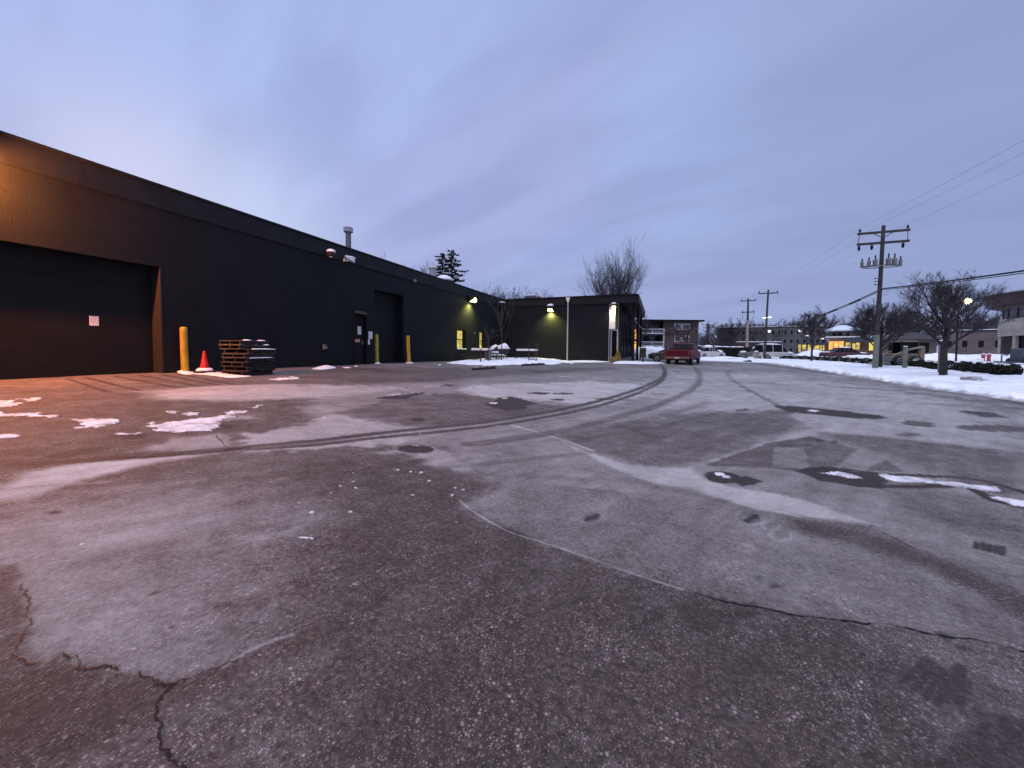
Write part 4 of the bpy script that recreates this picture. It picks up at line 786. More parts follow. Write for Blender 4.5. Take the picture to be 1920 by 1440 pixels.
# ------------------------------------------------------------------ vehicles
def ringc(x, w, z0, z1, b=.08, tw=None):       # rounded section at length x: widths w (bottom) and tw (top)
    tw = tw or w
    return [(x, -w*.96, z0), (x, -w, z0+b), (x, -(w+tw)/2-.01, (z0+z1)/2), (x, -tw, z1-b), (x, -tw+b*1.1, z1), (x, 0, z1+.015), (x, tw-b*1.1, z1), (x, tw, z1-b), (x, (w+tw)/2+.01, (z0+z1)/2), (x, w, z0+b), (x, w*.96, z0)]
def wheel(t_, x, y, r=.34, s=1):
    wh = MB().lathe([(r*.62, -.10), (r*.93, -.10), (r, -.06), (r, .06), (r*.93, .10), (r*.62, .10)], (x, y, r), 20, 'y').build('wheel', M['tyre'], t_, world=False)
    mb = MB().lathe([(r*.6, .0), (r*.62, .105), (r*.5, .11), (r*.48, .07), (r*.14, .075), (r*.12, .10), (.01, .105)] if s > 0 else [(r*.01, -.105), (r*.12, -.10), (r*.14, -.075), (r*.48, -.07), (r*.5, -.11), (r*.62, -.105), (r*.6, 0)], (x, y, r), 20, 'y')
    for k in range(6):
        a = k*math.pi/3; mb.box(-.03, .03, .06 if s > 0 else -.10, .10 if s > 0 else -.06, .05, r*.52, Matrix.Translation((x, y, r)) @ Matrix.Rotation(a, 4, 'Y'))
    mb.build('rim', M['rim'], wh, world=False)
def pickup(label, p, rz, paint_):
    t_ = thing('pickup_truck', label, 'pickup truck', tuple(p), rz); m = paint_
    W2 = .90
    body = MB().loft([ringc(-2.52, W2*.95, .52, 1.04, .05), ringc(-2.46, W2, .46, 1.07, .06), ringc(-.45, W2+.01, .46, 1.08, .06), ringc(-.2, W2+.01, .42, 1.08, .06), ringc(1.2, W2+.01, .42, 1.06, .07), ringc(2.2, W2*.98, .44, 1.0, .10), ringc(2.58, W2*.90, .46, .88, .12)])
    body = body.build('body', m, t_, smooth=False, world=False)
    cab = MB().loft([ringc(-.46, W2-.05, 1.05, 1.1, .03, W2-.07), ringc(-.44, W2-.05, 1.05, 1.12, .03, W2-.07), ringc(-.26, W2-.05, 1.05, 1.58, .10, W2-.20), ringc(-.05, W2-.05, 1.05, 1.63, .10, W2-.22), ringc(.55, W2-.05, 1.05, 1.62, .10, W2-.22), ringc(.85, W2-.05, 1.05, 1.54, .10, W2-.22), ringc(1.42, W2-.06, 1.04, 1.09, .03, W2-.09)])
    cab = cab.build('cab', m, t_, world=False)
    g_ = MB().add([(-.475, -.68, 1.14), (-.475, .68, 1.14), (-.30, .60, 1.54), (-.30, -.60, 1.54)], [(0, 3, 2, 1)])
    g_.build('rear_window', M['glass'], cab, world=False)
    for s in (-1, 1):
        MB().add([(-.25, s*.845, 1.12), (.30, s*.85, 1.12), (.34, s*.725, 1.50), (-.16, s*.725, 1.50)], [(0, 1, 2, 3) if s < 0 else (3, 2, 1, 0)]).add([(.36, s*.85, 1.12), (1.15, s*.85, 1.10), (.72, s*.73, 1.49), (.40, s*.725, 1.50)], [(0, 1, 2, 3) if s < 0 else (3, 2, 1, 0)]).build('side_window', M['glass'], cab, world=False)
        MB().bbox(1.02, 1.16, s*(1.02)-.10, s*1.02+.10, 1.10, 1.28, .02).build('mirror', M['black'], t_, world=False)
        MB().bbox(-2.535, -2.44, s*.80-.07, s*.80+.07, .70, 1.02, .015).build('tail_lamp', M['tail'], t_, world=False)
    MB().add([(1.36, -.74, 1.10), (1.36, .74, 1.10), (.86, .62, 1.52), (.86, -.62, 1.52)], [(0, 1, 2, 3)]).build('windscreen', M['glass'], cab, world=False)
    tg = MB().bbox(-2.56, -2.522, -.70, .70, .60, 1.05, .015).build('tailgate', m, t_, world=False)
    MB().box(-2.575, -2.562, -.10, .10, .90, .94).build('handle', M['black'], tg, world=False)
    MB().bbox(-2.68, -2.54, -.86, .86, .42, .585, .03).build('bumper', M['chrome'], t_, world=False)
    MB().box(-2.688, -2.683, -.16, .16, .44, .56).build('number_plate', M['plate'], t_, world=False)
    for x in (-1.55, 1.62):
        for s in (-1, 1): wheel(t_, x, s*.80, .35, s); MB().lathe([(.42, -.0), (.42, .012)] , (x, s*.913, .40), 16, 'y').build('wheel_arch', M['black'], t_, world=False) if False else None
    mb = MB()
    for x in (-1.55, 1.62):
        for s in (-1, 1):
            for k in range(8):
                a0, a1 = math.pi*k/8, math.pi*(k+1)/8; mb.add([(x+.36*math.cos(a0), s*.915, .36+.36*math.sin(a0)), (x+.36*math.cos(a1), s*.915, .36+.36*math.sin(a1)), (x+.44*math.cos(a1), s*.925, .36+.44*math.sin(a1)), (x+.44*math.cos(a0), s*.925, .36+.44*math.sin(a0))], [(0, 1, 2, 3)])
    mb.build('wheel_arch', M['trim'], t_, world=False)
    MB().box(-2.3, 2.3, -.6, .6, .30, .455).build('chassis', M['trim'], t_, world=False)
    return t_
a, b = G(1250, 683.3), G(1287, 683.8); rzt = R(90-13)
q = D(1269, 683.5, 27.9); u = Vector((math.cos(rzt), math.sin(rzt), 0)); c_ = Vector((q.x, q.y, 0))+u*2.6
pickup('red pickup truck seen from behind at the far end of the lot', (c_.x, c_.y, hz(c_.x, c_.y)+.0), rzt, M['red'])
def small_car(label, p, rz, m, snow=0, boxy=0, group=None, w=.88, L_=2.2, h=1.45, name='parked_car', cat='car', plate=False):
    t_ = thing(name, label, cat, tuple(p), rz, group)
    MB().loft([ringc(-L_, w*.86, .40, .80, .08), ringc(-L_+.12, w*.95, .26, .92, .08), ringc(-L_*.4, w, .22, .95, .07), ringc(L_*.35, w, .22, .93, .07), ringc(L_*.8, w*.96, .24, .82, .10), ringc(L_-.02, w*.84, .34, .68, .08)]).build('body', m, t_, world=False)
    if boxy: prof = [(-L_+.06, .90, .95), (-L_+.18, .92, h-.10), (-L_+.4, .92, h), (.35, .92, h), (.62, .92, h-.10), (1.25, .90, .93)]
    else: prof = [(-L_*.72, .90, .95), (-L_*.42, .90, h-.10), (-L_*.2, .90, h), (.2, .90, h), (.45, .90, h-.08), (1.15, .88, .93)]
    cb_ = MB().loft([ringc(x, w*.93, z0, z1, .04, w*(.90 if z1 < 1 else .76)) for x, z0, z1 in prof]).build('cabin', M['glass'], t_, world=False)
    xs = [q_[0] for q_ in prof]; MB().loft([ringc(x, w*.72, h-.04, h+.012, .02) for x in (xs[1]+.1, xs[2], xs[3], xs[4]-.05)]).build('roof', m, cb_, world=False)
    mb = MB()
    for s in (-1, 1):
        for x in (xs[2]+.02, (xs[2]+xs[3])/2+.1, xs[4]-.08): mb.add([(x-.04, s*w*.945, .93), (x+.04, s*w*.945, .93), (x+.03, s*w*.775, h-.03), (x-.05, s*w*.775, h-.03)], [(0, 1, 2, 3) if s < 0 else (3, 2, 1, 0)])
    mb.build('pillar', m, cb_, world=False)
    for x in (-L_*.62, L_*.62):
        for s in (-1, 1): wheel(t_, x, s*(w-.08), .31, s)
    for s in (-1, 1): MB().bbox(L_-.10, L_+.0, s*w*.62-.12, s*w*.62+.12, .56, .68, .02).build('headlight', M['lgrey'], t_, world=False); MB().bbox(-L_-.01, -L_+.06, s*w*.62-.12, s*w*.62+.12, .68, .82, .02).build('tail_lamp', M['tail'], t_, world=False)
    if snow:
        mb = MB().blob(((xs[2]+xs[3])/2, 0, h+.02), ((xs[3]-xs[2])/2+.25, w*.78, .16*snow), 3, .2, 18, 7, flat=-.02).blob((L_*.72, 0, .86), (.55, w*.85, .13*snow), 4, .25, 16, 6, flat=-.03)
        if not boxy: mb.blob((-L_*.85, 0, .93), (.3, w*.8, .12*snow), 5, .25, 14, 6, flat=-.02)
        mb.build('snow_cover', M['snow'], t_, smooth=True, world=False)
    return t_
gr = 'cars beyond the lot'
p = D(1261, 680.3, 34.); small_car('dark green car half hidden behind the red pickup', (p.x, p.y, hz(p.x, p.y)), R(177), M['green'], 0, 0, gr, .85, 2.0, 1.3)

# ------------------------------------------------------------------ beyond the lot
def GS(px, py, d):                  # foot of a far thing: direction and depth, standing on the snow surface
    q = D(px, py, d); return Vector((q.x, q.y, VH(q.x, q.y)-.03))
def CT(px): return 1/math.sqrt(1+((px-960)/F)**2)
def facing(p): return math.atan2(-p.x, p.y)     # rotation so local -y looks at the camera
# utility poles
def crossarm(t_, z, w, ins=(-1, 0, 1), drop=False, x0=0):
    ca = MB().box(-w/2, w/2, -.06, .06, z-.07, z+.07).build('crossarm', M['pole'], t_, world=False); mb = MB()
    for k in ins:
        x = k*(w/2-.12)
        mb = MB()
        if drop: mb.lathe([(.03, -.1), (.09, -.14), (.05, -.22), (.10, -.26), (.05, -.36), (.07, -.42)][::-1], (x, 0, z), 8)
        else: mb.lathe([(.03, .07), (.03, .13), (.08, .15), (.05, .22), (.07, .25), (.03, .32)], (x, 0, z), 8)
        mb.build('insulator', M['trim'], ca, world=False)
    return ca
AX = Vector((14., 33., 0)); 
def pole_at(label, px, py, d, h, lean=.0, rz=R(-4)):
    p = GS(px, py, d); t_ = thing('utility_pole', label, 'utility pole', p, rz, 'wooden utility poles'); t_.rotation_euler = (0, lean, rz); return t_, p
t_, pA = pole_at('tall utility pole with a ring of grey canisters and double crossarm', 1640.5, 692, 25.8, 9.5, lean=.012)
hA = 9.45
MB().tube([(0, 0, -.5), (0, 0, 4.), (0, 0, hA)], [.135, .125, .10], 12).build('pole_shaft', M['pole'], t_, world=False)
MB().lathe([(.155, -.3), (.15, 2.2), (.14, 2.25)], (0, 0, 0), 14).build('pale_guard', M['guard'], t_, world=False)
crossarm(t_, hA-.42, 2.65); crossarm(t_, hA-1.12, 2.65, (-1, -.45, .85), True)
MB().tube([(-.55, 0, hA-.45), (0, 0, hA-.8)], .025, 5).tube([(.55, 0, hA-.45), (0, 0, hA-.8)], .025, 5).tube([(-1.22, 0, hA-.45), (-1.26, 0, hA-1.1)], .02, 5).tube([(1.22, 0, hA-.45), (1.24, 0, hA-1.1)], .02, 5).build('brace', M['pole'], t_, world=False)
zb = hA-2.45; mb = MB().tube([(1.0*math.cos(a)*1.0, -.05+.35*math.sin(a), zb-.25) for a in np.linspace(0, 2*math.pi, 20)], .035, 5, cap=False).box(-.95, .95, -.05, .05, zb-.20, zb-.12); mb.build('canister_rack', M['grey'], t_, world=False)
for k, (x, y, s) in enumerate(((-1.0, 0, .7), (-.72, -.25, .75), (-.42, -.32, .95), (.22, -.38, 1.05), (.55, -.3, 1.0), (.95, 0, .75))):
    c_ = MB().lathe([(.10*s, -.22), (.13*s, -.18), (.13*s, .16*s), (.10*s, .22*s)], (x, y, zb), 12).build('canister', M['grey'], t_, world=False)
    MB().lathe([(.03, .2*s), (.05, .24*s), (.03, .30*s), (.05, .34*s), (.03, .40*s), (.045, .46*s), (.02, .52*s)], (x, y, zb), 8).build('bushing', M['trim'], c_, world=False)
mb = MB()
for z in (hA-3.45, hA-3.65, hA-3.85): mb.lathe([(.04, -.03), (.06, 0), (.04, .03)], (-.26, 0, z), 8).box(-.26, 0, -.02, .02, z-.015, z+.015)
for z in (hA-4.4, hA-4.6): mb.tube([(0, 0, z), (.45, -.05, z+.06)], .012, 4)
mb.build('bracket', M['trim'], t_, world=False)
t_, pB = pole_at('slim utility pole with a single crossarm and a small lit lamp', 1433, 674, 52.5, 0, lean=R(1.2)); hB = 9.35
MB().tube([(0, 0, -.5), (0, 0, hB)], [.17, .11], 10).build('pole_shaft', M['pole'], t_, world=False); crossarm(t_, hB-.45, 2.3)
MB().lathe([(.10, 0), (.22, .04), (.24, .12), (.05, .16)], (-.3, -.1, hB-3.85), 10).build('street_lamp_head', M['lampC'], t_, world=False)
MB().lathe([(.10, 0), (.22, .04), (.24, .12), (.05, .16)], (.32, -.1, hB-3.8), 10).build('street_lamp_head', M['lampC'], t_, world=False)
t_, pC = pole_at('farther utility pole with two crossarms, pale lower half', 1400, 672, 65, 0, lean=R(-.3)); hC = 9.9
MB().tube([(0, 0, -.5), (0, 0, 6.2)], [.23, .19], 10).build('pole_base', M['polepale'], t_, world=False); MB().tube([(0, 0, 6.2), (0, 0, hC)], [.18, .12], 10).build('pole_shaft', M['pole'], t_, world=False)
crossarm(t_, hC-.4, 2.2); crossarm(t_, hC-2.3, 1.9, (-1, 1)); MB().tube([(-.8, 0, hC-2.3), (-.75, 0, hC-3.4), (-.1, 0, hC-4.2)], .03, 4).tube([(.9, 0, hC-2.3), (.8, 0, hC-3.3), (.1, 0, hC-4.2)], .03, 4).build('cable_loop', M['trim'], t_, world=False)
t_, pD = pole_at('distant utility pole behind the snow-topped car, two crossarms', 1326, 668, 110, 0); MB().tube([(0, 0, -.5), (0, 0, 8.7)], [.5, .4], 8).build('pole_shaft', M['pole'], t_, world=False); crossarm(t_, 8.5, 3.2); crossarm(t_, 7.7, 2.6, (-1, 1))
# overhead lines
def wire(label, pts, r, sag, name='power_line', m=None):
    out = []
    for a, b in zip(pts[:-1], pts[1:]):
        for k in range(17 if b is pts[-1] else 16): u = k/16; q = Vector(a).lerp(Vector(b), u); q.z -= 4*sag*u*(1-u); out.append(q)
    return tag(MB().tube(out, r, 5).build(name, m or M['trim'], None), label, 'cable', 'overhead lines between the poles')
wm = mat('thin_wire', (.16, .16, .19), .6)
for k, (x, lab) in enumerate(((-1.22, 'thin power line on the left insulators of the tall pole'), (0, 'thin power line through the middle of the tall pole top'), (1.22, 'thin power line on the right insulators of the tall pole'))):
    s = .9 if k else 1.
    wire(lab, [(14+x*s, -8, 9.6), (pA.x+x, pA.y-.02*x, pA.z+hA-.08+(.25 if k == 1 else 0)), (pB.x+x*.85, pB.y, pB.z+hB-.1), (pC.x+x*.8, pC.y, pC.z+hC-.05)], .0065, .45, m=wm)
cab = [(16, -4, 4.4), (pA.x+.12, pA.y-.2, pA.z+5.28), (pB.x+.12, pB.y, pB.z+4.2), (pC.x, pC.y, pC.z+3.8)]
wire('thick black communications cable sagging between the poles', cab, .038, .55, 'communications_cable')
c2 = [(16, -4, 4.34), (pA.x+.12, pA.y-.22, pA.z+5.2), (pB.x+.12, pB.y-.1, pB.z+4.12)]
wire('second black cable lashed just under the thick one', c2, .02, .58, 'communications_cable')
q = Vector(cab[1]).lerp(Vector(cab[2]), .33); q.z -= 4*.55*.33*.67; t_ = tag(MB().lathe([(.05, -.3), (.12, -.22), (.12, .22), (.05, .3)][:], (q.x, q.y, q.z-.10), 10, 'y').build('splice_case', M['black']), 'black splice case hanging on the sagging cable', 'splice case')
for k, u in enumerate((.06, .12)): q = Vector(cab[1]).lerp(Vector(cab[2]), u*2.2); q.z -= 4*.55*u*2.2*(1-u*2.2)+.05; tag(MB().tube([q+Vector((0, -.9, .04)), q+Vector((0, .9, -.05))], .045, 6).build('cable_sleeve', M['black']), ('short black cable sleeve next to the tall pole', 'short black cable sleeve a little lower down the cable')[k], 'cable sleeve', 'sleeves on the cable')
# street trees on the verge
def foot(px, py):
    q = G(px, py+1.5); return Vector((q[0], q[1], VH(q[0], q[1])-.02))
gt = 'bare trees along the snowy verge'
bare('street_tree', 'largest bare street tree on the right, dense round crown', foot(1768, 706), 5.3, 11, .28, .145, .62, 15, 4, .72, group=gt, twr=.0052, up_=.26, kids=(7, 8, 8), lk=.88)
bare('street_tree', 'bare street tree whose dark crown hides the foot of the tall utility pole', foot(1649.5, 690.5), 4.6, 12, .28, .12, .60, 16, 4, .85, group=gt, twr=.0065, up_=.24, kids=(8, 8, 9), lk=.9)
bare('street_tree', 'small narrow bare tree beside the snow mound', foot(1521.5, 677.5), 5.2, 13, .30, .10, .5, 13, 4, .62, group=gt, twr=.013, up_=.3, kids=(6, 5, 5))
# posts on the verge
def post(label, px, py, d, w, h, m, name='marker_post', group='posts behind the verge'):
    p = GS(px, py, d); t_ = thing(name, label, 'post', p, 0, group); MB().lathe([(w, -.1), (w, h-.06), (w*.85, h), (.01, h+.01)], (0, 0, 0), 12).build('shaft', m, t_, world=False)
    MB().blob((0, 0, h), (w*1.1, w*1.1, w*.5), int(px), .2, 10, 5, flat=0).build('snow_cap', M['snow'], t_, smooth=True, world=False)
post('pale green post beside the yellowish loader', 1696, 688, 25.6, .12, 1.45, M['guard']); post('pale post hugging the largest bare tree trunk', 1763, 697, 21.5, .115, 1.75, M['conc'])
for k, (px, lab) in enumerate(((1418, 'short pinkish stub left of the slim utility pole'), (1441, 'short dark stub right of the slim utility pole'), (1466, 'short grey stub past the white van'))): post(lab, px, 674, 54, .33, (.95, .7, 1.05)[k], (M['polepale'], M['rail'], M['conc'])[k])
# hedge row: one dark shrub after another
k = 0; hp = [(1476, 673.5), (1492, 674), (1508, 675), (1524, 676), (1540, 677), (1556, 678), (1572, 679), (1590, 680.5), (1607, 682), (1625, 683.5), (1668, 686), (1684, 687.5), (1705, 689), (1725, 690), (1742, 692), (1752, 694), (1779, 696), (1804, 698), (1818, 700), (1836, 702), (1853, 703), (1870, 705), (1884, 706), (1898, 707)]
hw = {1725: .9, 1804: 1.0}
NAM = {0: 'leftmost low dark hedge shrub, near the white van'}
for i, (px, py) in enumerate(hp):
    p = foot(px, py-.5); dd = (Vector(p)-Vector((0, 0, 1.3))).length
    w = dd/1200*20*1.25; h = .48 if i < 16 else .55
    ORD = ['first', 'second', 'third', 'fourth', 'fifth', 'sixth', 'seventh', 'eighth', 'ninth', 'tenth']
    lm = [(1521, 'left of the small narrow tree', -1), (1521, 'right of the small narrow tree', 1), (1641, 'right of the tall utility pole', 1), (1766, 'right of the largest bare tree', 1)][0 if px < 1521 else 1 if px < 1641 else 2 if px < 1766 else 3]
    cnt = sum(1 for q in hp if (px <= q[0] < 1521 if px < 1521 else lm[0] < q[0] <= px)); near_ = lm[1]+', '+ORD[cnt-1]+' from it'
    shrub('low dark snow-dusted hedge shrub %s' % near_, p, min(w, 1.25), h, 40+i, M['hedge'], 330, .075, 'hedge_shrub', 4, group='low hedge behind the verge')
# rock in the snow
p = foot(1823, 716); tag(MB().blob((p.x, p.y, p.z+.03), (.40, .24, .14), 77, .7, 14, 9, 2.5).build('rock', mat('snowy_rock', (.45, .44, .47), .9, n=.35, ns=8, bump=.6)), 'grey stone poking out of the snow on the right', 'rock')
p = G(1402, 679); tag(MB().blob((p[0], p[1], p[2]+.05), (.42, .25, .12), 8, .6, 12, 8).build('clod', M['black']), 'small dark lump at the snow edge of the lot end', 'clod')
def heap(name, px, py, d, w, dp, h, seed):
    p = GS(px, py, d); mb = MB().blob((p.x, p.y, p.z-.1), (w/2, dp/2, h), seed, .35, 30, 14, 1.4, flat=-.1); o = mb.build(name, M['snow'], None, smooth=True); o['kind'] = 'structure'
heap('snow_mound', 1528, 671, 52, 4.6, 3., 1.15, 31); heap('snow_mound', 1217, 675, 46, 3.6, 3., 1.75, 32); heap('snow_mound', 1195, 674, 44, 3., 2.5, 1.1, 33); heap('snow_mound', 1345, 671, 50, 7, 3, .35, 34); heap('snow_mound', 1470, 668, 60, 7, 4, .7, 36); heap('snow_mound', 1820, 665, 44, 14, 9, .9, 37); heap('snow_mound', 1735, 668, 40, 7, 6, .9, 38); heap('snow_mound', 1640, 670, 45, 7, 4, .8, 39)
# cars
def carat(label, px, py, d, rz, m, snow, boxy=0, w=.88, L_=2.2, h=1.45, group=gr): p = GS(px, py, d); return small_car(label, p, rz, m, snow, boxy, group, w, L_, h)
carat('white boxy van by the slim utility pole, side windows dark', 1452, 671, 54, R(20), M['whitecar'], 1, 1, .95, 2.5, 1.95)
carat('grey car under thick snow left of the white van', 1417, 670, 56, R(160), M['silver'], 1.6, 0)
carat('snow-plastered pale car to the right of the red pickup', 1328, 671, 54, R(35), M['whitecar'], 2.0, 0)
carat('maroon car with snow on it in front of the lit restaurant', 1583, 674, 46, R(12), M['darkred'], .8, 0, .9, 2.3)
heap('snow_mound', 1616, 674, 44, 4.2, 3, .75, 51)
# skid steer loader
p = GS(1688, 687, 29.5); t_ = thing('skid_loader', 'yellowish skid loader with raised arms parked behind the hedge', 'loader', p, R(8))
MB().bbox(-.75, .75, -.6, .6, .35, .95, .08).build('body', M['tan'], t_, world=False)
mb = MB()
for x, y in ((-.25, -.45), (-.25, .45), (.65, -.45), (.65, .45)): mb.box(x-.045, x+.045, y-.045, y+.045, .952, 1.83)
mb.build('cab_frame', M['trim'], t_, world=False); MB().bbox(-.33, .73, -.52, .52, 1.832, 1.92, .04).build('roof', M['tan'], t_, world=False); MB().box(-.2, .62, -.42, -.40, .96, 1.8).build('glass_panel', M['glass'], t_, world=False); MB().box(-.2, .62, .40, .42, .96, 1.8).build('glass_panel', M['glass'], t_, world=False)
for y in (-.66, .66): MB().tube([(.95, y, 1.45), (.1, y, 1.25), (-.8, y, .80), (-1.15, y, .45)], .085, 6).build('lift_arm', M['tan'], t_, world=False)
MB().bbox(.75, 1.15, -.62, .62, .45, 1.5, .08).build('engine_cover', M['tan'], t_, world=False)
MB().loft([[(-1.15, y, .1), (-1.15, y, .75), (-1.25, y, .75), (-1.3, y, .3), (-1.75, y, .12), (-1.75, y, .08)] for y in (-.85, .85)]).build('bucket', M['galv'], t_, world=False)
for x in (-.5, .5):
    for s in (-1, 1): wheel(t_, x, s*.72, .38, s)
# ------------------------------------------------------------------ buildings beyond
def window_part(parent, x0, x1, z0, z1, y, m, frame=None, name='window'):
    w = MB().box(x0, x1, y-.03, y-.005, z0, z1).build(name, m, parent, world=False)
    if frame: f_ = .09; MB().box(x0-f_, x0, y-.06, y-.003, z0-f_, z1+f_).box(x1, x1+f_, y-.06, y-.003, z0-f_, z1+f_).box(x0, x1, y-.06, y-.003, z0-f_, z0).box(x0, x1, y-.06, y-.003, z1, z1+f_).build('frame', frame, w, world=False)
    return w
# three-storey apartment house, local x to the right, -y toward the camera
d = 74.; p = D(1240, 672, d); z0 = .45; k_ = d/F
def lx(px): return (px-1240)*k_
def lz(py): return (672-py)*k_
t_ = thing('apartment_building', 'three-storey brick apartment house with white balconies behind the red pickup', 'building', (p.x, p.y, p.z-.1), YAW)
a0, a1 = lx(1160), lx(1311); ztop = lz(602)
MB().box(a0, lx(1199), 0, 14, -.5, lz(613)).box(lx(1199), lx(1242), 1.5, 14, -.5, lz(613)).box(lx(1242), a1-.3, 0, 14, -.5, lz(613)).build('brick_wall', M['blbrick'], t_, world=False)
MB().box(a0, lx(1199), -.05, 14.1, lz(612.95), ztop).box(lx(1199), lx(1242), 1.45, 14.1, lz(612.95), ztop).box(lx(1242), a1-.3, -.05, 14.1, lz(612.95), ztop).build('upper_siding', M['dkbrown'], t_, world=False)
rf = MB().box(a0-.5, a1+.5, -.7, 14.6, ztop+.005, ztop+.32).build('roof', M['trim'], t_, world=False); MB().bbox(a0-.4, a1+.3, -.5, 14.4, ztop+.325, ztop+.40, .03).build('snow_layer', M['snow'], rf, world=False)
for px0, px1, py0, py1 in ((1263.5, 1275, 607, 616), (1278.5, 1291, 607, 616), (1264, 1275, 629, 639), (1278, 1290, 629, 639), (1264, 1275, 651, 661), (1278, 1290, 651, 661)): window_part(t_, lx(px0), lx(px1), lz(py1), lz(py0), -.06, M['curtain'], M['balc'])
for px0, px1, py0, py1 in ((1201, 1208, 608, 619), (1210, 1221, 608, 619), (1222, 1231, 608, 619), (1234, 1241, 608, 619), (1201, 1208, 629, 641), (1210, 1221, 629, 641), (1223, 1231, 629, 641), (1232, 1241, 629, 641), (1202, 1240, 652, 668)):
    window_part(t_, lx(px0), lx(px1), lz(py1), lz(py0), 1.5 if py0 > 620 else 1.44, M['curtain'] if px0 in (1222, 1234, 1223, 1201) else M['glass'])
window_part(t_, lx(1183.5), lx(1193), lz(635), lz(616), 0, M['litO']); window_part(t_, lx(1183), lx(1194), lz(659), lz(640), 0, M['litO'])
for a_, b_ in ((1165, 1172), (1175, 1181)):
    for py in (618, 640): window_part(t_, lx(a_), lx(b_), lz(py+10), lz(py), 0, M['glass'])
for py in (623, 647):
    bc = MB().box(lx(1199.5), lx(1242), -.45, 1.45, lz(py+2.4), lz(py)-.02).build('balcony', M['balc'], t_, world=False); mb = MB()
    for z in (lz(py-7), lz(py-7)-.08): mb.box(lx(1200), lx(1241.5), -.44, -.40, z-.03, z+.03)
    mb.build('top_rail', M['balc'], bc, world=False)
    MB().box(lx(1200), lx(1220), -.42, -.41, lz(py)+.02, lz(py-6.2)).box(lx(1221), lx(1241), -.42, -.41, lz(py)+.02, lz(py-6.2)).build('railing_panel', M['rail'], bc, world=False)
    MB().box(lx(1220), lx(1221), -.46, -.38, lz(py)+.01, lz(py-6.5)).build('post', M['balc'], bc, world=False)
for px in (1199.8, 1241.6): MB().box(lx(px)-.08, lx(px)+.08, -.60, -.462, -.5, lz(616)).build('balcony_post', M['balc'], t_, world=False)
# long low-rise, far behind
def block(label, px0, px1, pyb, pyt, d, m, depth=12, name='building', roofm=None, rows=0, cols=0, wm_=None, rz=None, parap=.25, cat='building', snowroof=True):
    pm = (px0+px1)/2; c_ = D(pm, pyb, d); k_ = d/F; w = (px1-px0)*k_*CT(pm); h = (pyb-pyt)*k_
    t_ = thing(name, label, cat, (c_.x, c_.y, c_.z-.0), facing(c_) if rz is None else rz); MB().box(-w/2, w/2, 0, depth, -1.5, h).build('wall', m, t_, world=False)
    r_ = MB().box(-w/2-.15, w/2+.15, -.15, depth+.15, h+.003, h+parap).build('roof', roofm or M['roof'], t_, world=False)
    if snowroof: MB().box(-w/2-.1, w/2+.1, -.1, depth, h+parap+.003, h+parap+.12).build('snow_layer', M['snow'], r_, world=False)
    for j in range(rows):
        for i in range(cols):
            x = -w/2+w*(i+.5)/cols; z = h-h*(j+.55)/rows; window_part(t_, x-w/cols*.16, x+w/cols*.16, z-.55, z+.55, 0, wm_ or M['glass'])
    return t_, w, h, k_
t_, w, h, k_ = block('long grey three-storey block behind the poles with dark windows', 1340, 1545, 664, 614.5, 120, M['greybrick'], 14, rows=3, cols=18, rz=facing(D(1335, 664, 120)))
for px in (1441, 1497): window_part(t_, (px-1442.5)*k_*CT(1442)-.35, (px-1442.5)*k_*CT(1442)+.35, (664-621)*k_-.4, (664-621)*k_+.3, -.04, M['lampC'])
for px, py in ((1438.5, 626), (1511.5, 630), (1541, 635.5)):
    q = D(px, 666, 70 if px > 1450 else 72); tz = D(px, py, 70 if px > 1450 else 72)
    if px > 1500:
        t2 = thing('parking_lamp', 'small lit lamp on a thin pole %s' % ('left of the small narrow tree' if px < 1530 else 'just right of the small narrow tree'), 'lamp', (q.x, q.y, q.z-.6), 0, 'lot lamps by the restaurant'); MB().tube([(0, 0, 0), (0, 0, tz.z-q.z+.55)], .05, 6).build('pole', M['trim'], t2, world=False); MB().lathe([(.05, 0), (.24, .05), (.24, .14), (.05, .2)], (0, 0, tz.z-q.z+.55), 10).build('lamp_head', M['lampC'], t2, world=False)
mb = MB(); t_, w, h, k_ = block('low shop with brown fascia and snowy roof behind the grey cars', 1378, 1462, 666, 643, 88, M['maroon'], 8, roofm=M['conc'], rows=1, cols=7)
# dark tall hedge behind the pale car
def longhedge(label, px0, px1, pyb, pyt, d, seed, m='hedge', n=1500, snow=True):
    a, b = D(px0, pyb, d), D(px1, pyb, d); h = (pyb-pyt)*d/F; L_ = (b-a).length; t_ = thing('tall_hedge', label, 'hedge', ((a.x+b.x)/2, (a.y+b.y)/2, (a.z+b.z)/2), math.atan2(b.y-a.y, b.x-a.x)); rg = random.Random(seed); mb = MB()
    mb.bbox(-L_/2+.2, L_/2-.2, -.5, .5, -.3, h*.86, .15)
    for k in range(n):
        c_ = Vector((rg.uniform(-L_/2, L_/2), rg.uniform(-.7, .7), rg.uniform(0, h))); d1 = Vector((rg.gauss(0, 1), rg.gauss(0, 1), rg.gauss(0, 1))).normalized()*.16; d2 = d1.orthogonal().normalized()*.12; d3 = d1.cross(d2).normalized()*.09
        mb.add([c_-d1, c_-d2, c_+d1, c_+d2, c_+d3], [(0, 1, 4), (1, 2, 4), (2, 3, 4), (3, 0, 4)])
    mb.build('foliage', M[m], t_, world=False)
    if snow:
        sb = MB()
        for k in range(int(L_/1.0)): sb.blob((-L_/2+.5+k*1.0, 0, h), (.7, .55, .14), k+seed, .3, 10, 5, flat=-.05)
        sb.build('snow_cap', M['snow'], t_, smooth=True, world=False)
longhedge('tall clipped dark hedge with snow on top right of the pale car', 1342, 1400, 666, 651, 58, 3)
t_, w, h, k_ = block('low grey garage wall between apartment house and tall hedge', 1308, 1344, 668, 652, 66, M['conc'], 5, 'garage', snowroof=True)
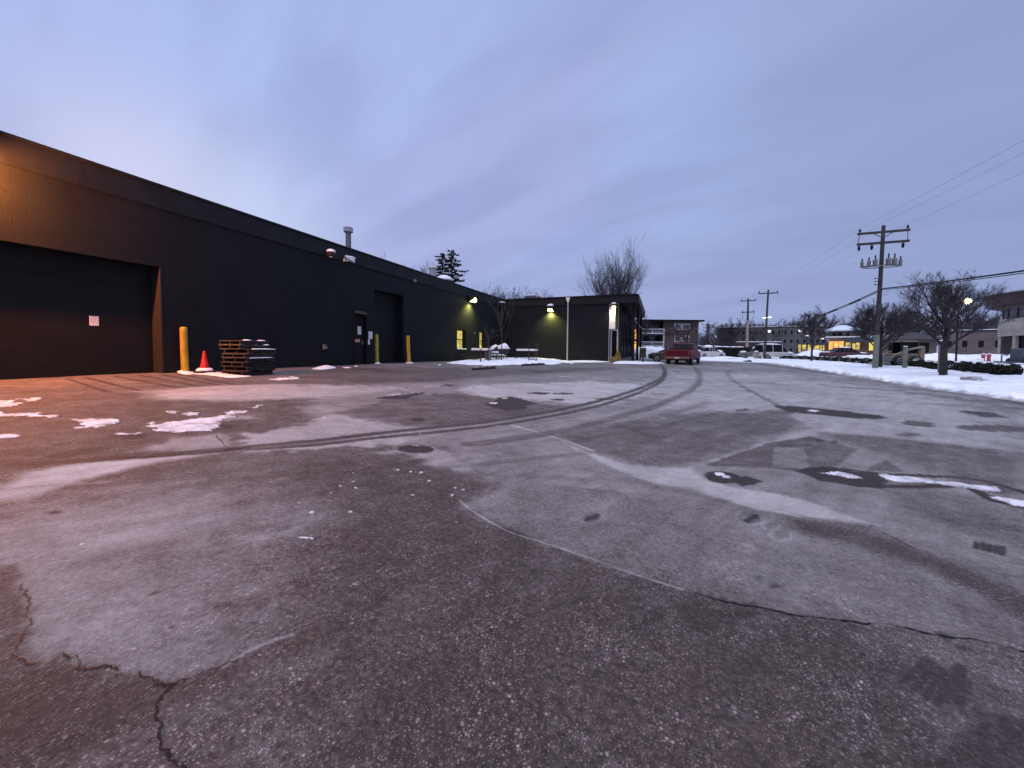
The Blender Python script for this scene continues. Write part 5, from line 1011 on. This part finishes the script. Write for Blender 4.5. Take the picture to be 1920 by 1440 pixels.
# restaurant
d = 80.; c_ = D(1580, 666, d); k_ = d/F
t_ = thing('restaurant', 'restaurant with snowy hip roof and glowing orange and yellow windows', 'building', (c_.x, c_.y, c_.z), facing(c_))
def rx(px): return (px-1580)*k_*CT(1580)
def rz_(py): return (666-py)*k_
MB().box(rx(1490), rx(1552), .5, 9, -1, rz_(644)).box(rx(1552), rx(1612), -.6, 9, -1, rz_(633)).box(rx(1612), rx(1642), 0.2, 9, -1, rz_(641)).build('wall', mat('restaurant_wall', (.16, .10, .07), .8, n=.3, ns=.8), t_, world=False)
MB().box(rx(1552), rx(1608), .8, 8, rz_(632.95), rz_(618.5)).build('upper_storey', M['tanbrick'], t_, world=False)
MB().box(rx(1584), rx(1648), -1.2, -.62, rz_(641), rz_(634)).box(rx(1486), rx(1583.9), .2, .48, rz_(646), rz_(642)).build('fascia', M['blue'], t_, world=False)
MB().box(rx(1546), rx(1612), -1.0, 8, rz_(632.9)+.003, rz_(631)).build('canopy', M['white'], t_, world=False)
x0, x1, y0, y1, z0, z1 = rx(1543), rx(1613), -.4, 9, rz_(618.4), rz_(608); xm0, xm1 = rx(1572), rx(1584)
MB().add([(x0, y0, z0), (x1, y0, z0), (x1, y1, z0), (x0, y1, z0), (xm0, 4.3, z1), (xm1, 4.3, z1), (x0, y0, z0-.22), (x1, y0, z0-.22), (x1, y1, z0-.22), (x0, y1, z0-.22)], [(0, 1, 5, 4), (1, 2, 5), (2, 3, 4, 5), (3, 0, 4), (0, 6, 7, 1), (1, 7, 8, 2), (2, 8, 9, 3), (3, 9, 6, 0), (9, 8, 7, 6)]).build('roof', mat('snowy_roof', (.62, .68, .76), .7, n=.1, ns=1), t_, world=False)
for px0, px1 in ((1559, 1566), (1569, 1577), (1586, 1591)): window_part(t_, rx(px0), rx(px1), rz_(629.5), rz_(623), .8, M['glass'])
for px0, px1, py0, py1, m in ((1491, 1496, 646, 660, 'litY'), (1499, 1508, 646, 656, 'litW'), (1511, 1520, 646, 658, 'litY'), (1524, 1534, 647, 655, 'litW'), (1536, 1544, 647, 657, 'litY'), ): window_part(t_, rx(px0), rx(px1), rz_(py1), rz_(py0), .5, M[m])
for px0, px1, py0, py1, m in ((1553, 1562, 640, 663, 'litO'), (1563, 1571, 640, 663, 'litO'), (1572, 1581, 640, 663, 'litO')): window_part(t_, rx(px0), rx(px1), rz_(py1), rz_(py0), -.6, M[m])
for px0, px1, py0, py1, m in ((1585, 1594, 642, 656, 'litW'), (1597, 1603, 644, 656, 'litY'), (1604, 1610, 643, 655, 'litW')): window_part(t_, rx(px0), rx(px1), rz_(py1), rz_(py0), -.6, M[m])
window_part(t_, rx(1627), rx(1640), rz_(657), rz_(642), .2, M['lit'], M['trim'])
# brown-roofed low house and brick block further right
d = 72.; c_ = D(1700, 666, d); k_ = d/F; t_ = thing('low_house', 'low house with wide brown shingle roof behind the bare trees', 'building', (c_.x, c_.y, c_.z-.2), facing(c_))
x0, x1 = -62*k_*CT(1700), 62*k_*CT(1700); ze, zr = 32*k_, 46*k_
MB().box(x0+.6, x1-.6, 0, 9, -1, ze-.01).build('wall', M['tanbrick'], t_, world=False)
MB().add([(x0, -.9, ze), (x1, -.9, ze), (x1, 9.9, ze), (x0, 9.9, ze), (x0+3, 4.5, zr), (x1-3, 4.5, zr), (x0, -.9, ze-.2), (x1, -.9, ze-.2), (x1, 9.9, ze-.2), (x0, 9.9, ze-.2)], [(0, 1, 5, 4), (1, 2, 5), (2, 3, 4, 5), (3, 0, 4), (0, 6, 7, 1), (1, 7, 8, 2), (2, 8, 9, 3), (3, 9, 6, 0), (9, 8, 7, 6)]).build('roof', M['brownroof'], t_, world=False)
for a_, b_ in ((-24, -17), (4, 14), (17, 27)): window_part(t_, a_*k_, b_*k_, 8*k_, 24*k_, 0, M['glass'], M['trim'])
block('plain brown brick block partly behind the largest bare tree', 1762, 1884, 664, 622, 66, mat('brown_block', (.13, .10, .095), .85, n=.3, ns=.7), 10, 'brick_building', rows=1, cols=4)
# rounded corner building, right edge
d = 46.; c_ = D(1882, 668, d); k_ = d/F
t_ = thing('office_building', 'rounded cream office building with maroon roof band at the right edge', 'building', (c_.x, c_.y, c_.z), 0)
def arcwall(mb, cx, cy, r0, r1, a0, a1, z0, z1, n=28):
    vs, fs = [], []
    for i in range(n+1):
        a = a0+(a1-a0)*i/n
        for r in (r0, r1):
            for z in (z0, z1): vs.append((cx+r*math.cos(a), cy+r*math.sin(a), z))
    for i in range(n): k = i*4; fs += [(k+2, k+6, k+7, k+3), (k+1, k+3, k+7, k+5), (k, k+4, k+6, k+2), (k, k+1, k+5, k+4)]
    fs += [(0, 2, 3, 1), (n*4, n*4+1, n*4+3, n*4+2)]; return mb.add(vs, fs)
vd = Vector((c_.x, c_.y, 0)).normalized(); rd = Vector((vd.y, -vd.x, 0)); ctr = rd*7.4+vd*3.5
def W_(m_, r0, r1, za, zb): return arcwall(m_, ctr.x, ctr.y, r0, r1, 0, 2*math.pi, za*k_, zb*k_, 56)
W_(MB(), 4., 7.6, -6, 37.9).build('ground_floor', M['glass'], t_, world=False)
W_(MB(), 6.5, 8.0, 47, 70).build('cream_band', M['cream'], t_, world=False); W_(MB(), 5, 7.9, -8, 5).build('plinth', M['conc'], t_, world=False)
W_(MB(), 4., 7.62, 70.05, 88.9).build('window_band', M['curtain'], t_, world=False); W_(MB(), 6., 7.9, 89, 92).build('cornice', M['tanbrick'], t_, world=False)
W_(MB(), 2., 9.1, 95, 113).build('roof_band', M['maroon'], t_, world=False); W_(MB(), 1.9, 9.3, 113.1, 116).build('roof', M['dkbrown'], t_, world=False); W_(MB(), 2., 8.6, 92.1, 94.9).build('soffit', M['dkbrown'], t_, world=False)
mb = MB(); mw = MB()
for i in range(30):
    a = i*2*math.pi/30
    if i % 3 == 0: mb.tube([(ctr.x+7.66*math.cos(a), ctr.y+7.66*math.sin(a), -.3), (ctr.x+7.66*math.cos(a), ctr.y+7.66*math.sin(a), 46.9*k_)], .30, 4)
    MB().tube([(ctr.x+7.6*math.cos(a), ctr.y+7.6*math.sin(a), 70.1*k_), (ctr.x+7.6*math.cos(a), ctr.y+7.6*math.sin(a), 88.8*k_)], .12, 4).build('window_mullion', M['trim'], t_, world=False)
W_(mb, 6.8, 7.98, 38, 46.9).build('stone_pier', M['cream'], t_, world=False)
# bits by the office
p = GS(1907, 690, 31); t_ = thing('utility_trailer', 'blue-grey trailer equipment in the snow at the right edge', 'trailer', p, R(15))
MB().bbox(-.2, .45, -.4, .4, .25, 1.3, .06).build('generator', M['blue'], t_, world=False); MB().bbox(-1.2, .9, -.55, .55, .12, .24, .03).build('deck', M['blue'], t_, world=False); MB().tube([(-1.15, 0, .2), (-1.15, 0, .75), (-.7, 0, .75)], .05, 6).build('rail', M['blue'], t_, world=False)
for s in (-1, 1): wheel(t_, .1, s*.6, .26, s)
for k, (px, lab) in enumerate(((1843, 'short red post left of the other, by the rounded building'), (1853.5, 'short red post nearer to the rounded building'))): p = GS(px, 681, 38); t_ = thing('red_hydrant_post', lab, 'post', p, 0, 'red posts in the snow'); MB().lathe([(.13, -.2), (.13, .55), (.16, .56), (.16, .66), (.06, .8)], (0, 0, 0), 12).build('shaft', M['redpost'], t_, world=False); MB().blob((0, 0, .8), (.13, .13, .06), k, .2, 10, 5).build('snow_cap', M['snow'], t_, smooth=True, world=False)
q = D(1813, 564, 33); p = GS(1808, 690, 33.3); t_ = thing('street_lamp', 'lit yellow street lamp glowing through the largest bare tree', 'street lamp', (q.x-.5, q.y, p.z), 0); hh_ = q.z-p.z
MB().tube([(0, 0, -.3), (0, 0, hh_-.3), (.1, 0, hh_+.05), (.35, 0, hh_+.1)], [.07, .05, .04, .035], 8).build('pole', M['trim'], t_, world=False)
MB().bbox(.25, .75, -.13, .13, hh_+.02, hh_+.14, .03).build('lamp_head', M['black'], t_, world=False)
MB().blob((.5, 0, hh_-.03), (.30, .26, .22), 2, .05, 14, 8).build('lens', lamp_mat('lamp_street', (1., .80, .25), 30.), t_, smooth=True, world=False)
l = pt_light('lamp_light', (.5, 0, hh_-.3), 160, (1., .85, .5), .15); l.parent = t_
# big bare trees behind
p = D(1153, 640, 58); bare('tall_bare_tree', 'tall vase-shaped bare tree rising behind the wing', (p.x, p.y, .3), 13.6, 8, .12, .30, .36, 18, 4, .48, group=None, twr=.0095, up_=.22, fan=True, kids=(7, 7, 6), segs=5, lk=.92)
p = D(1182, 650, 72); bare('bare_tree', 'smaller bare tree behind the glazed end of the wing', (p.x, p.y, .4), 8.2, 81, .25, .2, .55, 12, 4, .8, group=None, twr=.016, up_=.2, kids=(6, 5, 5))
gb = 'bare trees beyond the flat wing roof'
for k, (px, pyt, d, lab) in enumerate(((918, 543, 70, 'bare treetop just past the roof corner'), (950, 534, 66, 'bare treetop left of the grey rooftop unit, the tallest there'), (978, 540, 72, 'bare treetop close left of the grey rooftop unit'), (1006, 543, 75, 'bare treetop directly behind the grey rooftop unit'), (772, 497, 60, 'faint bare treetop peeking over the long roof'))):
    p = D(px, pyt, d); bare('bare_tree', lab, (p.x, p.y, .5), p.z-.5+.3, 90+k, .25, .22, .6, 12, 4, .9, group=gb, twr=.015, up_=.2, kids=(5, 5, 5))
p = D(1287, 670, 62); bare('ornamental_tree', 'reddish-brown spreading bare tree in front of the apartment house', GS(1287, 672, 62), 6.2, 55, .22, .14, .75, 14, 4, 1.15, None, M['twigred'], twr=.013, up_=.06, kids=(6, 6, 5))
# spruces
def spruce(label, px, py_top, d, w, seed, lean=0):
    q = D(px, py_top, d); z0 = 2.5; t_ = thing('spruce', label, 'tree', (q.x, q.y, .5), seed, 'dark spruces behind the long roof'); h = q.z-.5; rg = random.Random(seed)
    MB().tube([(0, 0, -.2), (0, 0, h*.5), (0, 0, h)], [.22, .14, .03], 8).build('trunk', M['bark'], t_, world=False); mb = MB()
    for k in range(100):
        u = (k+.5)/100; z = h*(.28+.72*u); L_ = w*(1-u)**.62*rg.choice((.45, .7, .9, 1.1, 1.45))+.15; a = k*2.4+rg.uniform(-.4, .4)
        pr = Vector((0, 0, z)); dirv = Vector((math.cos(a), math.sin(a), .15))
        pts = [pr+dirv*L_*v+Vector((0, 0, -.35*L_*v*v+(.25*L_*v**4))) for v in (0, .35, .7, 1)]; mb.tube(pts, [.03, .025, .018, .01], 3, cap=False)
        for j in range(int(7+L_*16)):
            v = rg.uniform(.12, 1.02); b_ = pts[0].lerp(pts[-1], v); b_.z = (pr+dirv*L_*v+Vector((0, 0, -.35*L_*v*v+(.25*L_*v**4)))).z
            s = rg.uniform(.18, .40); dd = Vector((rg.gauss(0, .7), rg.gauss(0, .7), rg.uniform(-1., .1))).normalized()*s; sd = dd.orthogonal().normalized()*s*.28; s3 = dd.cross(sd).normalized()*s*.22
            mb.add([b_-sd, b_+sd, b_+dd, b_+s3, b_-s3], [(0, 1, 2), (3, 4, 2)])
    mb.build('crown', M['needle'], t_, world=False)
spruce('dark spruce with a ragged tall spire, the right of the two', 847, 469, 46, 2.9, 1)
spruce('shorter dark spruce leaning against the taller one', 829, 475, 46.5, 3.0, 2)
# far treeline
protos = []
for s in range(3): o = bare('distant_tree', 'bare tree on the skyline', (0, -500, 0), 9.5, 200+s, .2, .25, .6, 13, 4, .95, None, M['twig'], 'bare trees on the far skyline', .034, .12, kids=(6, 5, 4)); protos.append(o)
spots = [(1345, 607, 'just right of the apartment house'), (1362, 606, 'left of the pale-bottomed pole'), (1382, 602, 'close left of the pale-bottomed pole'), (1412, 604, 'between the pale-bottomed and the slim pole'), (1428, 605, 'behind the slim pole'), (1465, 604, 'above the middle of the long grey block'), (1485, 605, 'above the long grey block, right of the slim pole'), (1530, 585, 'tallest, left of the snowy hip roof'), (1548, 604, 'at the left eave of the snowy hip roof'), (1596, 600, 'right behind the snowy hip roof'), (1622, 596, 'between hip roof and the tall pole'), (1700, 575, 'between the tall pole and the largest tree'), (1722, 590, 'left of the largest tree, behind the low house'), (1745, 592, 'behind the left of the largest crown'), (1800, 590, 'behind the lit street lamp'), (1830, 585, 'right of the lit street lamp'), (1845, 596, 'next to the rounded building'), (1316, 628, 'low one at the right corner of the apartment house'), (1332, 632, 'low one behind the pale car'), (1350, 634, 'low one above the tall hedge'), (1372, 636, 'low one above the right of the tall hedge')]
for i, (px, py, lab) in enumerate(spots):
    low = py > 620; d = 85 if low else 125; o = protos[i % 3] if i < 3 else copy_tree(protos[i % 3]); q = D(px, py, d); s = (q.z-.3)/9.2
    place(o, (q.x, q.y, .3), i*1.7, 'bare skyline tree, '+lab, s)
print('objects', len(bpy.data.objects), 'GS', pA, pB)
